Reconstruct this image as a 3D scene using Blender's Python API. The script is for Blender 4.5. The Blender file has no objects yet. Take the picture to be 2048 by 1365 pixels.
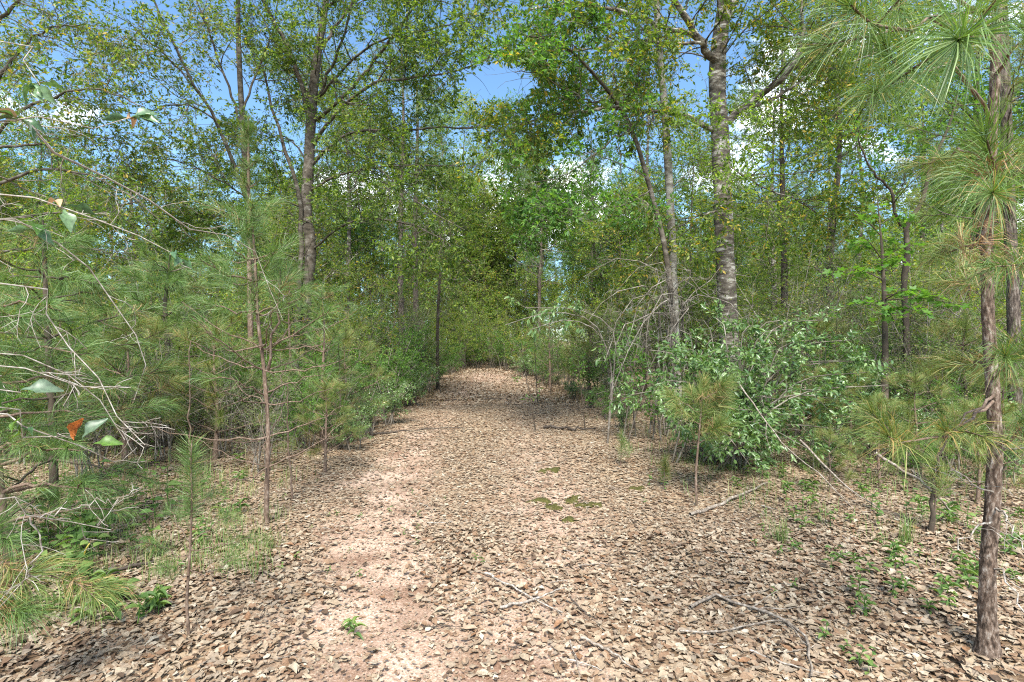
import bpy, math, random
import numpy as np
from mathutils import Matrix, Vector

# ------------------------------------------------------------------ camera, sky, sun
sc = bpy.context.scene
col = sc.collection
CH, F, H0 = 1.6, 1024.0, 682.0
cam = bpy.data.cameras.new('camera'); camo = bpy.data.objects.new('camera', cam); col.objects.link(camo)
cam.lens = 18.0; cam.sensor_width = 36.0; cam.clip_start = 0.05; cam.clip_end = 3000
camo.location = (0, 0, CH); camo.rotation_euler = (math.radians(90), 0, 0)
sc.camera = camo

SUN_EL, SUN_AZ = math.radians(52), math.radians(181)      # azimuth from +Y clockwise: behind the camera, along the trail
w = bpy.data.worlds.new('World'); sc.world = w; w.use_nodes = True
nt = w.node_tree; nt.nodes.clear()
def N(t, ty, **kw):
    n = t.nodes.new(ty)
    for k, v in kw.items(): setattr(n, k, v)
    return n
wo = N(nt, 'ShaderNodeOutputWorld'); bg = N(nt, 'ShaderNodeBackground')
sky = N(nt, 'ShaderNodeTexSky', sky_type='NISHITA', sun_disc=False)
sky.sun_elevation = SUN_EL; sky.sun_rotation = SUN_AZ; sky.air_density = 1.0; sky.dust_density = 0.3; sky.ozone_density = 2.0
tc = N(nt, 'ShaderNodeTexCoord'); mp = N(nt, 'ShaderNodeMapping'); mp.inputs['Scale'].default_value = (1, 1, 2.1); mp.inputs['Location'].default_value = (3.7, 1.3, 0.4)
no = N(nt, 'ShaderNodeTexNoise'); no.inputs['Scale'].default_value = 2.6; no.inputs['Detail'].default_value = 9; no.inputs['Roughness'].default_value = 0.56; no.inputs['Distortion'].default_value = 0.25
rp = N(nt, 'ShaderNodeValToRGB'); rp.color_ramp.elements[0].position = 0.525; rp.color_ramp.elements[1].position = 0.69
rp.color_ramp.interpolation = 'EASE'
mx = N(nt, 'ShaderNodeMix', data_type='RGBA'); mx.inputs[7].default_value = (27, 27.2, 27.6, 1)
tint = N(nt, 'ShaderNodeMix', data_type='RGBA', blend_type='MULTIPLY'); tint.inputs[0].default_value = 1.0; tint.inputs[7].default_value = (0.84, 1.02, 1.08, 1)
L = nt.links.new
L(tc.outputs['Generated'], mp.inputs['Vector']); L(mp.outputs[0], no.inputs['Vector']); L(no.outputs['Fac'], rp.inputs[0])
L(sky.outputs[0], tint.inputs[6]); L(tint.outputs[2], mx.inputs[6]); L(rp.outputs[0], mx.inputs[0]); L(mx.outputs[2], bg.inputs['Color']); L(bg.outputs[0], wo.inputs['Surface'])
bg.inputs['Strength'].default_value = 0.07

sd = bpy.data.lights.new('sun', 'SUN'); sd.energy = 2.7; sd.angle = math.radians(16); sd.color = (1.0, 0.955, 0.88)
so = bpy.data.objects.new('sun', sd); col.objects.link(so)
sv = Vector((math.sin(SUN_AZ) * math.cos(SUN_EL), math.cos(SUN_AZ) * math.cos(SUN_EL), math.sin(SUN_EL)))
so.rotation_euler = sv.to_track_quat('Z', 'Y').to_euler(); so.location = (0, -5, 30)

vs = sc.view_settings; vs.view_transform = 'Standard'; vs.look = 'None'; vs.exposure = 2.0; vs.gamma = 1.0; vs.use_curve_mapping = False
sc.cycles.max_bounces = 6; sc.cycles.diffuse_bounces = 4; sc.cycles.glossy_bounces = 2; sc.cycles.transmission_bounces = 4
sc.cycles.caustics_reflective = False; sc.cycles.caustics_refractive = False
sc.cycles.use_denoising = False; sc.cycles.filter_width = 1.15

rng = np.random.default_rng(11); random.seed(5)

# ------------------------------------------------------------------ helpers
def P(u, v, d): return np.array([(u - 1024) / F * d, d, CH - (v - H0) / F * d])   # a sight line point at its own distance d (m)
def interp(x, xs, ys): return np.interp(x, xs, ys)
XL = ([0, 2.6, 4.4, 7, 9.7, 13, 16.7, 24, 30], [-1.9, -2.1, -2.3, -2.8, -3.2, -3.0, -2.8, -2.9, -2.9])
XR = ([0, 3.5, 5, 7, 9.7, 16.7, 24, 30], [2.6, 2.2, 1.9, 1.7, 1.8, 2.1, 1.1, 0.3])
def gz(x, y):
    x = np.asarray(x, float); y = np.asarray(y, float)
    z = 0.035 * np.sin(x * 1.3 + 0.6) * np.cos(y * 0.9) + 0.02 * np.sin(x * 3.1 + y * 2.3) + 0.012 * np.sin(x * 6.3 - y * 5.1)
    off = np.maximum(0, np.maximum(interp(y, *XL) - x, x - interp(y, *XR)))
    return z + 0.10 * (1 - np.exp(-off * 0.7)) + 0.02 * np.maximum(0, y - 22)

def tag(o, label=None, cat=None, group=None, kind=None):
    if label: o['label'] = label
    if cat: o['category'] = cat
    if group: o['group'] = group
    if kind: o['kind'] = kind
    return o
def thing(name, base, label, cat, group=None):
    o = bpy.data.objects.new(name, None); o.empty_display_size = 0.1; col.objects.link(o)
    o.location = tuple(map(float, base)); return tag(o, label, cat, group)

class MB:
    def __init__(s): s.V = []; s.T = []; s.Q = []; s.n = 0
    def add(s, V, T=None, Q=None):
        V = np.asarray(V, float).reshape(-1, 3)
        if T is not None and len(T): s.T.append(np.asarray(T, int) + s.n)
        if Q is not None and len(Q): s.Q.append(np.asarray(Q, int) + s.n)
        s.V.append(V); s.n += len(V)
    def mesh(s, name, mat, origin=(0, 0, 0), smooth=True):
        V = np.concatenate(s.V) - np.asarray(origin, float)
        T = np.concatenate(s.T) if s.T else np.zeros((0, 3), int); Q = np.concatenate(s.Q) if s.Q else np.zeros((0, 4), int)
        me = bpy.data.meshes.new(name); me.vertices.add(len(V)); me.vertices.foreach_set('co', V.astype(np.float32).ravel())
        li = np.concatenate([T.ravel(), Q.ravel()]).astype(np.int32); me.loops.add(len(li)); me.loops.foreach_set('vertex_index', li)
        tot = np.concatenate([np.full(len(T), 3), np.full(len(Q), 4)]).astype(np.int32)
        me.polygons.add(len(tot)); me.polygons.foreach_set('loop_start', np.concatenate([[0], np.cumsum(tot)[:-1]]).astype(np.int32))
        me.polygons.foreach_set('loop_total', tot)
        if smooth: me.polygons.foreach_set('use_smooth', np.ones(len(tot), bool))
        me.update(calc_edges=True); me.materials.append(mat); return me
    def build(s, name, mat, parent=None, origin=(0, 0, 0), smooth=True):
        o = bpy.data.objects.new(name, s.mesh(name, mat, origin, smooth)); col.objects.link(o); o.parent = parent; return o
def link(name, me, parent, loc=(0, 0, 0), M=None):
    o = bpy.data.objects.new(name, me); col.objects.link(o); o.parent = parent
    if M is not None: o.matrix_local = M
    else: o.location = loc
    return o
def copy_tree(o, parent=None):
    c = o.copy(); col.objects.link(c); c.parent = parent
    for ch in list(o.children): copy_tree(ch, c)
    return c

def nrm(v): return v / np.maximum(np.linalg.norm(v, axis=-1, keepdims=True), 1e-9)
def crom(pts, n):
    p = np.asarray(pts, float); seg = np.r_[0, np.cumsum(np.linalg.norm(np.diff(p[:, :3], axis=0), axis=1))]; seg /= seg[-1]
    ext = np.vstack([2 * p[0] - p[1], p, 2 * p[-1] - p[-2]]); out = []
    for t in np.linspace(0, 1, n):
        i = min(max(np.searchsorted(seg, t, 'right') - 1, 0), len(p) - 2); f = (t - seg[i]) / max(seg[i + 1] - seg[i], 1e-9)
        a, b, c, d = ext[i:i + 4]
        out.append(0.5 * (2 * b + (c - a) * f + (2 * a - 5 * b + 4 * c - d) * f * f + (3 * b - a - 3 * c + d) * f ** 3))
    return np.array(out)
def tubes(mb, paths, radii, k=4, rough=0.0, r=rng):
    """paths (T,n,3), radii (T,n): closed-tip tubes"""
    paths = np.asarray(paths, float); radii = np.asarray(radii, float)
    if paths.ndim == 2: paths = paths[None]; radii = radii[None]
    Tn, n, _ = paths.shape
    t = nrm(np.gradient(paths, axis=1)); ref = np.where(np.abs(t[:, :1, 2:3]) > 0.75, np.array([[[1., .13, 0]]]), np.array([[[.11, .07, 1.]]]))
    ref = np.broadcast_to(ref, t.shape)
    u = nrm(np.cross(t, ref)); v = np.cross(t, u)
    a = np.arange(k) * 2 * np.pi / k
    rr = radii[:, :, None] * np.ones(k)
    if rough: rr = rr * (1 + rough * r.standard_normal((Tn, n, k)))
    V = paths[:, :, None] + rr[..., None] * (np.cos(a)[:, None] * u[:, :, None] + np.sin(a)[:, None] * v[:, :, None])
    i = np.arange(n - 1)[:, None] * k; j = np.arange(k)[None]; jn = (j + 1) % k
    q = np.stack([i + j, i + jn, i + k + jn, i + k + j], -1).reshape(-1, 4)
    Q = (q[None] + (np.arange(Tn) * n * k)[:, None, None]).reshape(-1, 4)
    mb.add(V, Q=Q)
def spawn(paths, radii, cnt, t0, t1, ang, length, n=6, wander=0.18, grav=0.0, rf=0.012, flat=0.6, up=0.0, rmax=0.6, r=rng, lenvar=(.55, 1.25), tl=0.5):
    Tn, m, _ = paths.shape; tot = Tn * cnt; pi = np.repeat(np.arange(Tn), cnt)
    t = r.uniform(t0, t1, tot); f = t * (m - 1); i = np.minimum(f.astype(int), m - 2); fr = (f - i)[:, None]
    p = paths[pi, i] * (1 - fr) + paths[pi, i + 1] * fr; tan = nrm(paths[pi, i + 1] - paths[pi, i]); pr = radii[pi, i] * (1 - fr[:, 0]) + radii[pi, i + 1] * fr[:, 0]
    pe = r.standard_normal((tot, 3)); pe[:, 2] *= flat; pe = nrm(pe - tan * np.sum(pe * tan, 1, keepdims=True))
    a = np.radians(ang) * r.uniform(.7, 1.3, tot)[:, None]; d = nrm(np.cos(a) * tan + np.sin(a) * pe + np.array([0, 0, up]))
    ln = length * r.uniform(*lenvar, tot) * (1 - tl * t); st = (ln / (n - 1))[:, None]
    out = [p]
    for _ in range(n - 1):
        d = nrm(d + wander * r.standard_normal((tot, 3)) + np.array([0, 0, grav])); p = p + d * st; out.append(p)
    r0 = np.minimum(pr * rmax, rf * ln); rad = r0[:, None] * np.linspace(1, 0.3, n)
    return np.stack(out, 1), rad

# leaf templates: x along the leaf (0..1), y across (+-1), z off the blade
def tmpl(ws, fold=0.25, curl=0.0, rows=None):
    ws = np.asarray(ws, float); n = len(ws); t = np.linspace(0, 1, n)
    V = [];
    for x, wd in zip(t, ws):
        z = curl * (x - x * x * 1.6)
        V += [(x, -wd, z + fold * wd), (x, 0, z), (x, wd, z + fold * wd)]
    Q = []
    for i in range(n - 1):
        b = i * 3; Q += [(b, b + 1, b + 4, b + 3), (b + 1, b + 2, b + 5, b + 4)]
    return np.array(V), np.zeros((0, 3), int), np.array(Q)
KITE = (np.array([(0, 0, 0), (.5, -.5, .08), (1, 0, -.05), (.5, .5, .08)], float), np.array([(0, 1, 2), (0, 2, 3)]), None)
HEX = (np.array([(0, 0, 0), (.35, -.5, .1), (.75, -.36, .06), (1, 0, -.1), (.75, .36, .06), (.35, .5, .1), (.5, 0, 0)], float),
       np.array([(0, 1, 6), (1, 2, 6), (2, 3, 6), (3, 4, 6), (4, 5, 6), (5, 0, 6)]), None)
OBOV = tmpl([0.03, .14, .2, .34, .5, .47, .3, .06], .3, .25)
LANCE = tmpl([0.03, .3, .46, .5, .42, .25, .02], .35, .35)
LOBED = tmpl([0.03, .12, .36, .16, .5, .2, .46, .16, .04], .3, .3)
TRILOB = tmpl([0.03, .08, .14, .24, .52, .5, .22, .05], .25, .2)
def leaves(mb, tm, pos, d, up, ln, wd):
    V, T, Q = tm; d = nrm(d); s = nrm(np.cross(d, up)); nn = np.cross(s, d); k = len(V); m = len(pos)
    ln = np.broadcast_to(ln, (m,)); wd = np.broadcast_to(wd, (m,))
    X = pos[:, None] + V[None, :, 0:1] * (ln[:, None] * d)[:, None] + V[None, :, 1:2] * (wd[:, None] * s)[:, None] + V[None, :, 2:3] * (ln[:, None] * nn)[:, None]
    off = (np.arange(m) * k)[:, None, None]
    mb.add(X, T=(T[None] + off).reshape(-1, 3) if T is not None and len(T) else None, Q=(Q[None] + off).reshape(-1, 4) if Q is not None and len(Q) else None)
def foliate(mb, paths, cnt, ln, aspect=0.45, t0=0.1, t1=1.05, tm=KITE, droop=0.1, spread=0.8, upb=0.7, r=rng, var=(.55, 1.25)):
    Tn, m, _ = paths.shape; tot = Tn * cnt; pi = np.repeat(np.arange(Tn), cnt)
    f = np.clip(r.uniform(t0, t1, tot), 0, 1) * (m - 1); i = np.minimum(f.astype(int), m - 2); fr = (f - i)[:, None]
    p = paths[pi, i] * (1 - fr) + paths[pi, i + 1] * fr; tan = nrm(paths[pi, i + 1] - paths[pi, i])
    rd = r.standard_normal((tot, 3)); rd[:, 2] *= .7
    d = tan * .7 + spread * nrm(rd) + np.array([0, 0, -droop]); up = r.standard_normal((tot, 3)) * .6 + np.array([0, 0, upb])
    l = ln * r.uniform(*var, tot); leaves(mb, tm, p + nrm(d) * (l * .12)[:, None], d, up, l, l * aspect)
    return p

# ------------------------------------------------------------------ materials
def mat(name):
    m = bpy.data.materials.new(name); m.use_nodes = True; t = m.node_tree; t.nodes.clear()
    o = N(t, 'ShaderNodeOutputMaterial'); b = N(t, 'ShaderNodeBsdfPrincipled'); t.links.new(b.outputs[0], o.inputs['Surface']); return m, t, b, o
def ramp(t, stops, interp='LINEAR'):
    r = N(t, 'ShaderNodeValToRGB'); e = r.color_ramp.elements; r.color_ramp.interpolation = interp
    while len(e) > 1: e.remove(e[-1])
    e[0].position = stops[0][0]; e[0].color = (*stops[0][1], 1)
    for p, c in stops[1:]: x = e.new(p); x.color = (*c, 1)
    return r
def leaf_mat(name, stops, rough=0.5, trans=0.35, spec=0.35, objvar=0.25, tcol=(1.25, 1.3, .5), mott=0.0, mscale=60):
    m, t, b, o = mat(name); k = t.links.new
    g = N(t, 'ShaderNodeNewGeometry'); oi = N(t, 'ShaderNodeObjectInfo')
    ad = N(t, 'ShaderNodeMath', operation='MULTIPLY_ADD'); ad.inputs[1].default_value = objvar; ad.inputs[2].default_value = -objvar * .5
    k(oi.outputs['Random'], ad.inputs[0]); sm = N(t, 'ShaderNodeMath', operation='ADD', use_clamp=True); k(ad.outputs[0], sm.inputs[0]); k(g.outputs['Random Per Island'], sm.inputs[1])
    r = ramp(t, stops); k(sm.outputs[0], r.inputs[0]); rc = r.outputs[0]
    if mott:
        tcn = N(t, 'ShaderNodeTexCoord'); nz = N(t, 'ShaderNodeTexNoise'); nz.inputs['Scale'].default_value = mscale; nz.inputs['Detail'].default_value = 5; k(tcn.outputs['Object'], nz.inputs['Vector']); mr = ramp(t, [(.3, (1 - mott,) * 3), (.62, (1.06,) * 3)]); k(nz.outputs['Fac'], mr.inputs[0]); mm = N(t, 'ShaderNodeMix', data_type='RGBA', blend_type='MULTIPLY'); mm.inputs[0].default_value = 1; k(r.outputs[0], mm.inputs[6]); k(mr.outputs[0], mm.inputs[7]); rc = mm.outputs[2]
    k(rc, b.inputs['Base Color'])
    b.inputs['Roughness'].default_value = rough; b.inputs['Specular IOR Level'].default_value = spec
    tr = N(t, 'ShaderNodeBsdfTranslucent'); mu = N(t, 'ShaderNodeMix', data_type='RGBA', blend_type='MULTIPLY'); mu.inputs[0].default_value = 1; mu.inputs[7].default_value = (*tcol, 1)
    k(rc, mu.inputs[6]); k(mu.outputs[2], tr.inputs['Color']); ms = N(t, 'ShaderNodeMixShader'); ms.inputs[0].default_value = trans
    k(b.outputs[0], ms.inputs[1]); k(tr.outputs[0], ms.inputs[2]); k(ms.outputs[0], o.inputs['Surface']); return m
def bark_mat(name, stops, scale=(6, 6, 6), detail=6, bump=0.4, rough=0.9, dist=0.01, kind='noise', vor=(14, 14, 5)):
    m, t, b, o = mat(name); k = t.links.new; c = N(t, 'ShaderNodeTexCoord'); mp_ = N(t, 'ShaderNodeMapping'); mp_.inputs['Scale'].default_value = scale
    k(c.outputs['Object'], mp_.inputs[0]); n = N(t, 'ShaderNodeTexNoise'); n.inputs['Scale'].default_value = 1; n.inputs['Detail'].default_value = detail; n.inputs['Roughness'].default_value = .65
    k(mp_.outputs[0], n.inputs['Vector']); r = ramp(t, stops); k(n.outputs['Fac'], r.inputs[0]); bp = N(t, 'ShaderNodeBump'); bp.inputs['Strength'].default_value = bump; bp.inputs['Distance'].default_value = dist
    hsrc = n.outputs['Fac']; csrc = r.outputs[0]
    if kind == 'plate':
        m2 = N(t, 'ShaderNodeMapping'); m2.inputs['Scale'].default_value = vor; n2 = N(t, 'ShaderNodeTexNoise'); n2.inputs['Scale'].default_value = 9; k(c.outputs['Object'], n2.inputs['Vector'])
        va = N(t, 'ShaderNodeMix', data_type='VECTOR'); va.inputs[0].default_value = 0.16; k(c.outputs['Object'], va.inputs[4]); k(n2.outputs['Color'], va.inputs[5]); k(va.outputs[1], m2.inputs[0])
        v = N(t, 'ShaderNodeTexVoronoi', feature='DISTANCE_TO_EDGE'); v.inputs['Scale'].default_value = 1; k(m2.outputs[0], v.inputs['Vector'])
        er = ramp(t, [(0, (.38, .35, .33)), (.12, (.75, .73, .72)), (.3, (1, 1, 1))]); k(v.outputs['Distance'], er.inputs[0])
        mu = N(t, 'ShaderNodeMix', data_type='RGBA', blend_type='MULTIPLY'); mu.inputs[0].default_value = 1; k(r.outputs[0], mu.inputs[6]); k(er.outputs[0], mu.inputs[7]); csrc = mu.outputs[2]
        mh = N(t, 'ShaderNodeMath', operation='MULTIPLY_ADD'); mh.inputs[1].default_value = .3; k(n.outputs['Fac'], mh.inputs[0]); k(er.outputs[0], mh.inputs[2]); hsrc = mh.outputs[0]
    k(csrc, b.inputs['Base Color']); k(hsrc, bp.inputs['Height']); k(bp.outputs[0], b.inputs['Normal']); b.inputs['Roughness'].default_value = rough; b.inputs['Specular IOR Level'].default_value = .2; return m

M = {}
M['oak_leaf'] = leaf_mat('oak_leaf', [(0, (.043, .09, .018)), (.35, (.088, .16, .028)), (.7, (.165, .245, .042)), (.95, (.27, .31, .055)), (1, (.42, .3, .05))], trans=.5, tcol=(1.35, 1.35, .5))
M['yellow_leaf'] = leaf_mat('yellow_leaf', [(0, (.085, .165, .028)), (.4, (.15, .25, .04)), (.8, (.245, .335, .06)), (.96, (.34, .36, .07)), (1, (.4, .27, .06))], trans=.55, tcol=(1.35, 1.35, .5))
M['green_leaf'] = leaf_mat('green_leaf', [(0, (.05, .13, .028)), (.5, (.09, .205, .038)), (1, (.175, .31, .06))], trans=.52, tcol=(1.35, 1.35, .5))
M['olive_leaf'] = leaf_mat('olive_leaf', [(0, (.058, .10, .028)), (.5, (.115, .18, .045)), (.85, (.185, .235, .065)), (1, (.29, .24, .1))], trans=.38)
M['glossy_leaf'] = leaf_mat('glossy_leaf', [(0, (.075, .15, .046)), (.5, (.14, .235, .08)), (.9, (.215, .315, .115)), (.98, (.29, .38, .16)), (1, (.42, .36, .14))], rough=.36, trans=.4, spec=.7)
M['blue_leaf'] = leaf_mat('blue_leaf', [(0, (.05, .11, .05)), (.5, (.085, .17, .075)), (1, (.15, .24, .11))], rough=.35, trans=.28, spec=.5)
M['needle'] = leaf_mat('needle', [(0, (.062, .125, .033)), (.5, (.118, .205, .055)), (.95, (.185, .27, .085)), (1, (.34, .26, .1))], rough=.42, trans=.28, spec=.45)
M['needle_blue'] = leaf_mat('needle_blue', [(0, (.062, .125, .033)), (.5, (.115, .2, .052)), (.97, (.18, .265, .075)), (1, (.33, .25, .1))], rough=.42, trans=.28, spec=.45)
M['needle_olive'] = leaf_mat('needle_olive', [(0, (.08, .135, .033)), (.5, (.15, .215, .055)), (.85, (.23, .27, .08)), (1, (.42, .29, .12))], rough=.45, trans=.25)
M['needle_brown'] = leaf_mat('needle_brown', [(0, (.2, .11, .05)), (.5, (.33, .2, .09)), (1, (.42, .3, .15))], rough=.6, trans=.15, tcol=(1, .9, .7))
M['orange_leaf'] = leaf_mat('orange_leaf', [(0, (.45, .13, .03)), (1, (.52, .19, .05))], trans=.25, tcol=(1, .8, .5), mott=.75, mscale=9)
M['brown_leaf'] = leaf_mat('brown_leaf', [(0, (.33, .2, .11)), (1, (.45, .3, .18))], trans=.2, tcol=(1, .9, .7))
M['yellow_spot'] = leaf_mat('yellow_spot', [(0, (.5, .38, .06)), (1, (.6, .5, .12))], trans=.25, tcol=(1, .9, .6))
M['glare_leaf'] = leaf_mat('glare_leaf', [(0, (.085, .14, .08)), (1, (.13, .19, .12))], trans=.3, rough=.42, spec=.4, tcol=(1, 1, .7), mott=.4, mscale=6)  # pale grey-green: the glare on these leaves is put into their colour
M['herb_leaf'] = leaf_mat('herb_leaf', [(0, (0.054, 0.108, 0.030)), (.5, (0.102, 0.186, 0.048)), (1, (0.180, 0.264, 0.072))], trans=.38, objvar=.9)
M['near_blue'] = leaf_mat('near_blue', [(0, (.05, .11, .05)), (.5, (.085, .17, .075)), (1, (.15, .24, .11))], rough=.35, trans=.28, spec=.5, objvar=.8, mott=.45, mscale=6)
M['near_green'] = leaf_mat('near_green', [(0, (.055, .13, .028)), (.5, (.10, .21, .038)), (1, (.19, .31, .06))], rough=.4, trans=.45, objvar=.8, mott=.45, mscale=6)
M['litter'] = leaf_mat('litter', [(0, (0.061, 0.041, 0.027)), (.06, (0.122, 0.080, 0.052)), (.13, (0.202, 0.123, 0.074)), (.3, (0.249, 0.168, 0.106)), (.45, (0.236, 0.190, 0.141)), (.6, (0.289, 0.215, 0.144)), (.85, (0.328, 0.259, 0.181)), (.95, (0.367, 0.304, 0.222)), (1, (0.437, 0.385, 0.297))], rough=.65, trans=.08, spec=.2, objvar=.0, tcol=(1, .9, .7), mott=.28, mscale=60)
for nm, c in (('litter_tan', (0.279, 0.201, 0.131)), ('litter_russet', (0.218, 0.120, 0.063)), ('litter_pale', (0.358, 0.299, 0.213)), ('litter_dark', (0.105, 0.067, 0.044))):
    M[nm] = leaf_mat(nm, [(0, tuple(.8 * x for x in c)), (1, tuple(1.15 * x for x in c))], rough=.6, trans=.08, spec=.25, objvar=.6, tcol=(1, .9, .7), mott=.5, mscale=5)
M['grass'] = leaf_mat('grass', [(0, (.08, .15, .032)), (.6, (.14, .22, .055)), (.9, (.22, .26, .08)), (1, (.34, .3, .14))], trans=.3)
M['dry_grass'] = leaf_mat('dry_grass', [(0, (0.210, 0.133, 0.070)), (.6, (0.315, 0.217, 0.126)), (1, (0.210, 0.210, 0.070))], trans=.2, tcol=(1, .9, .7))
M['oak_bark'] = bark_mat('oak_bark', [(.32, (.03, .025, .02)), (.46, (.085, .072, .058)), (.54, (.16, .14, .115)), (.6, (.36, .345, .305)), (.72, (.52, .5, .46))], (4, 4, 13), 8, .7, dist=.02)
M['pale_bark'] = bark_mat('pale_bark', [(.3, (0.070, 0.059, 0.045)), (.45, (0.168, 0.150, 0.126)), (.58, (0.280, 0.266, 0.231)), (.72, (0.392, 0.378, 0.350))], (7, 7, 14), 7, .4)
M['grey_bark'] = bark_mat('grey_bark', [(.3, (0.023, 0.019, 0.014)), (.47, (0.066, 0.055, 0.041)), (.58, (0.117, 0.101, 0.082)), (.68, (0.203, 0.191, 0.164)), (.78, (0.312, 0.296, 0.265))], (6, 6, 10), 7, .6)
M['dark_bark'] = bark_mat('dark_bark', [(.3, (.03, .024, .018)), (.55, (.08, .062, .045)), (.75, (.2, .17, .13))], (8, 8, 5), 7, .5)
M['pine_bark'] = bark_mat('pine_bark', [(.36, (.036, .026, .019)), (.45, (.09, .064, .047)), (.52, (.145, .103, .077)), (.58, (.2, .158, .125)), (.67, (.34, .3, .26))], (60, 60, 26), 9, .9, dist=.008)
M['pine_bark_dark'] = bark_mat('pine_bark_dark', [(.34, (.02, .016, .013)), (.46, (.065, .05, .04)), (.56, (.125, .1, .08)), (.68, (.24, .21, .18))], (40, 40, 12), 9, 1.0, dist=.02)
M['red_stem'] = bark_mat('red_stem', [(.3, (.06, .04, .028)), (.5, (.14, .095, .068)), (.62, (.22, .165, .125)), (.75, (.33, .28, .23))], (45, 45, 20), 7, .7, dist=.004)
M['twig'] = bark_mat('twig', [(.3, (.06, .05, .04)), (.5, (.14, .12, .095)), (.68, (.3, .27, .22))], (5, 5, 5), 5, .2)
M['lichen_twig'] = bark_mat('lichen_twig', [(.3, (.09, .072, .055)), (.46, (.22, .19, .155)), (.6, (.37, .34, .3)), (.72, (.5, .48, .43))], (40, 40, 40), 6, .5, dist=.003)
M['dead_twig'] = bark_mat('dead_twig', [(.3, (.06, .05, .038)), (.5, (.15, .13, .105)), (.68, (.32, .29, .25))], (9, 9, 9), 6, .3)
M['stick'] = bark_mat('stick', [(.3, (.08, .06, .045)), (.5, (.2, .165, .13)), (.66, (.36, .32, .27))], (40, 40, 40), 6, .5, dist=.004)
M['dark_stick'] = bark_mat('dark_stick', [(.3, (.03, .025, .02)), (.6, (.09, .07, .055)), (.75, (.2, .17, .14))], (30, 30, 30), 6, .5, dist=.004)
M['moss'] = bark_mat('moss', [(.3, (.022, .024, .008)), (.5, (.06, .058, .014)), (.7, (.12, .105, .03))], (70, 70, 70), 6, 1.0, dist=.01)

def plated(m):   # fissures between the raised plates are dark inner bark
    t = m.node_tree; b = next(n for n in t.nodes if n.type == 'BSDF_PRINCIPLED'); src = b.inputs['Base Color'].links[0].from_socket; a = N(t, 'ShaderNodeAttribute', attribute_name='plate')
    r = ramp(t, [(0, (.12, .10, .09)), (.3, (.6, .56, .53)), (.7, (1, 1, 1))]); t.links.new(a.outputs['Fac'], r.inputs[0]); mu = N(t, 'ShaderNodeMix', data_type='RGBA', blend_type='MULTIPLY'); mu.inputs[0].default_value = 1; t.links.new(src, mu.inputs[6]); t.links.new(r.outputs[0], mu.inputs[7]); t.links.new(mu.outputs[2], b.inputs['Base Color'])
def ground_mat():
    m, t, b, o = mat('forest_floor'); k = t.links.new; c = N(t, 'ShaderNodeTexCoord')
    at = N(t, 'ShaderNodeAttribute', attribute_name='sand'); v = N(t, 'ShaderNodeTexVoronoi'); v.inputs['Scale'].default_value = 26; v.inputs['Randomness'].default_value = 1
    wn = N(t, 'ShaderNodeTexNoise'); wn.inputs['Scale'].default_value = 9; wn.inputs['Detail'].default_value = 3; k(c.outputs['Object'], wn.inputs['Vector'])
    wm = N(t, 'ShaderNodeMix', data_type='VECTOR'); wm.inputs[0].default_value = .12; k(c.outputs['Object'], wm.inputs[4]); k(wn.outputs['Color'], wm.inputs[5]); k(wm.outputs[1], v.inputs['Vector'])
    lr = ramp(t, [(0, (0.065, 0.041, 0.026)), (.2, (0.145, 0.096, 0.057)), (.5, (0.246, 0.170, 0.104)), (.8, (0.317, 0.237, 0.156)), (1, (0.390, 0.317, 0.223))]); sx = N(t, 'ShaderNodeSeparateColor'); k(v.outputs['Color'], sx.inputs[0]); k(sx.outputs[0], lr.inputs[0])
    n2 = N(t, 'ShaderNodeTexNoise'); n2.inputs['Scale'].default_value = 75; n2.inputs['Detail'].default_value = 6; n2.inputs['Roughness'].default_value = .75; k(c.outputs['Object'], n2.inputs['Vector'])
    sr = ramp(t, [(.30, (0.156, 0.101, 0.074)), (.44, (0.313, 0.216, 0.156)), (.54, (0.423, 0.313, 0.239)), (.63, (0.534, 0.442, 0.368)), (.72, (0.662, 0.607, 0.552))]); k(n2.outputs['Fac'], sr.inputs[0])
    n3 = N(t, 'ShaderNodeTexNoise'); n3.inputs['Scale'].default_value = 2.2; n3.inputs['Detail'].default_value = 4; k(c.outputs['Object'], n3.inputs['Vector'])
    dr = ramp(t, [(.33, (.55, .47, .42)), (.5, (.9, .86, .83)), (.62, (1.1, 1.1, 1.1))]); k(n3.outputs['Fac'], dr.inputs[0]); mu = N(t, 'ShaderNodeMix', data_type='RGBA', blend_type='MULTIPLY'); mu.inputs[0].default_value = 1; k(sr.outputs[0], mu.inputs[6]); k(dr.outputs[0], mu.inputs[7])
    mx_ = N(t, 'ShaderNodeMix', data_type='RGBA'); k(at.outputs['Fac'], mx_.inputs[0]); k(lr.outputs[0], mx_.inputs[6]); k(mu.outputs[2], mx_.inputs[7]); k(mx_.outputs[2], b.inputs['Base Color'])
    bp = N(t, 'ShaderNodeBump'); bp.inputs['Strength'].default_value = .7; bp.inputs['Distance'].default_value = .012; ha = N(t, 'ShaderNodeMath', operation='ADD'); k(n2.outputs['Fac'], ha.inputs[0]); k(v.outputs['Distance'], ha.inputs[1]); k(ha.outputs[0], bp.inputs['Height']); k(bp.outputs[0], b.inputs['Normal'])
    b.inputs['Roughness'].default_value = .95; b.inputs['Specular IOR Level'].default_value = .15; return m
M['ground'] = ground_mat()
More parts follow.
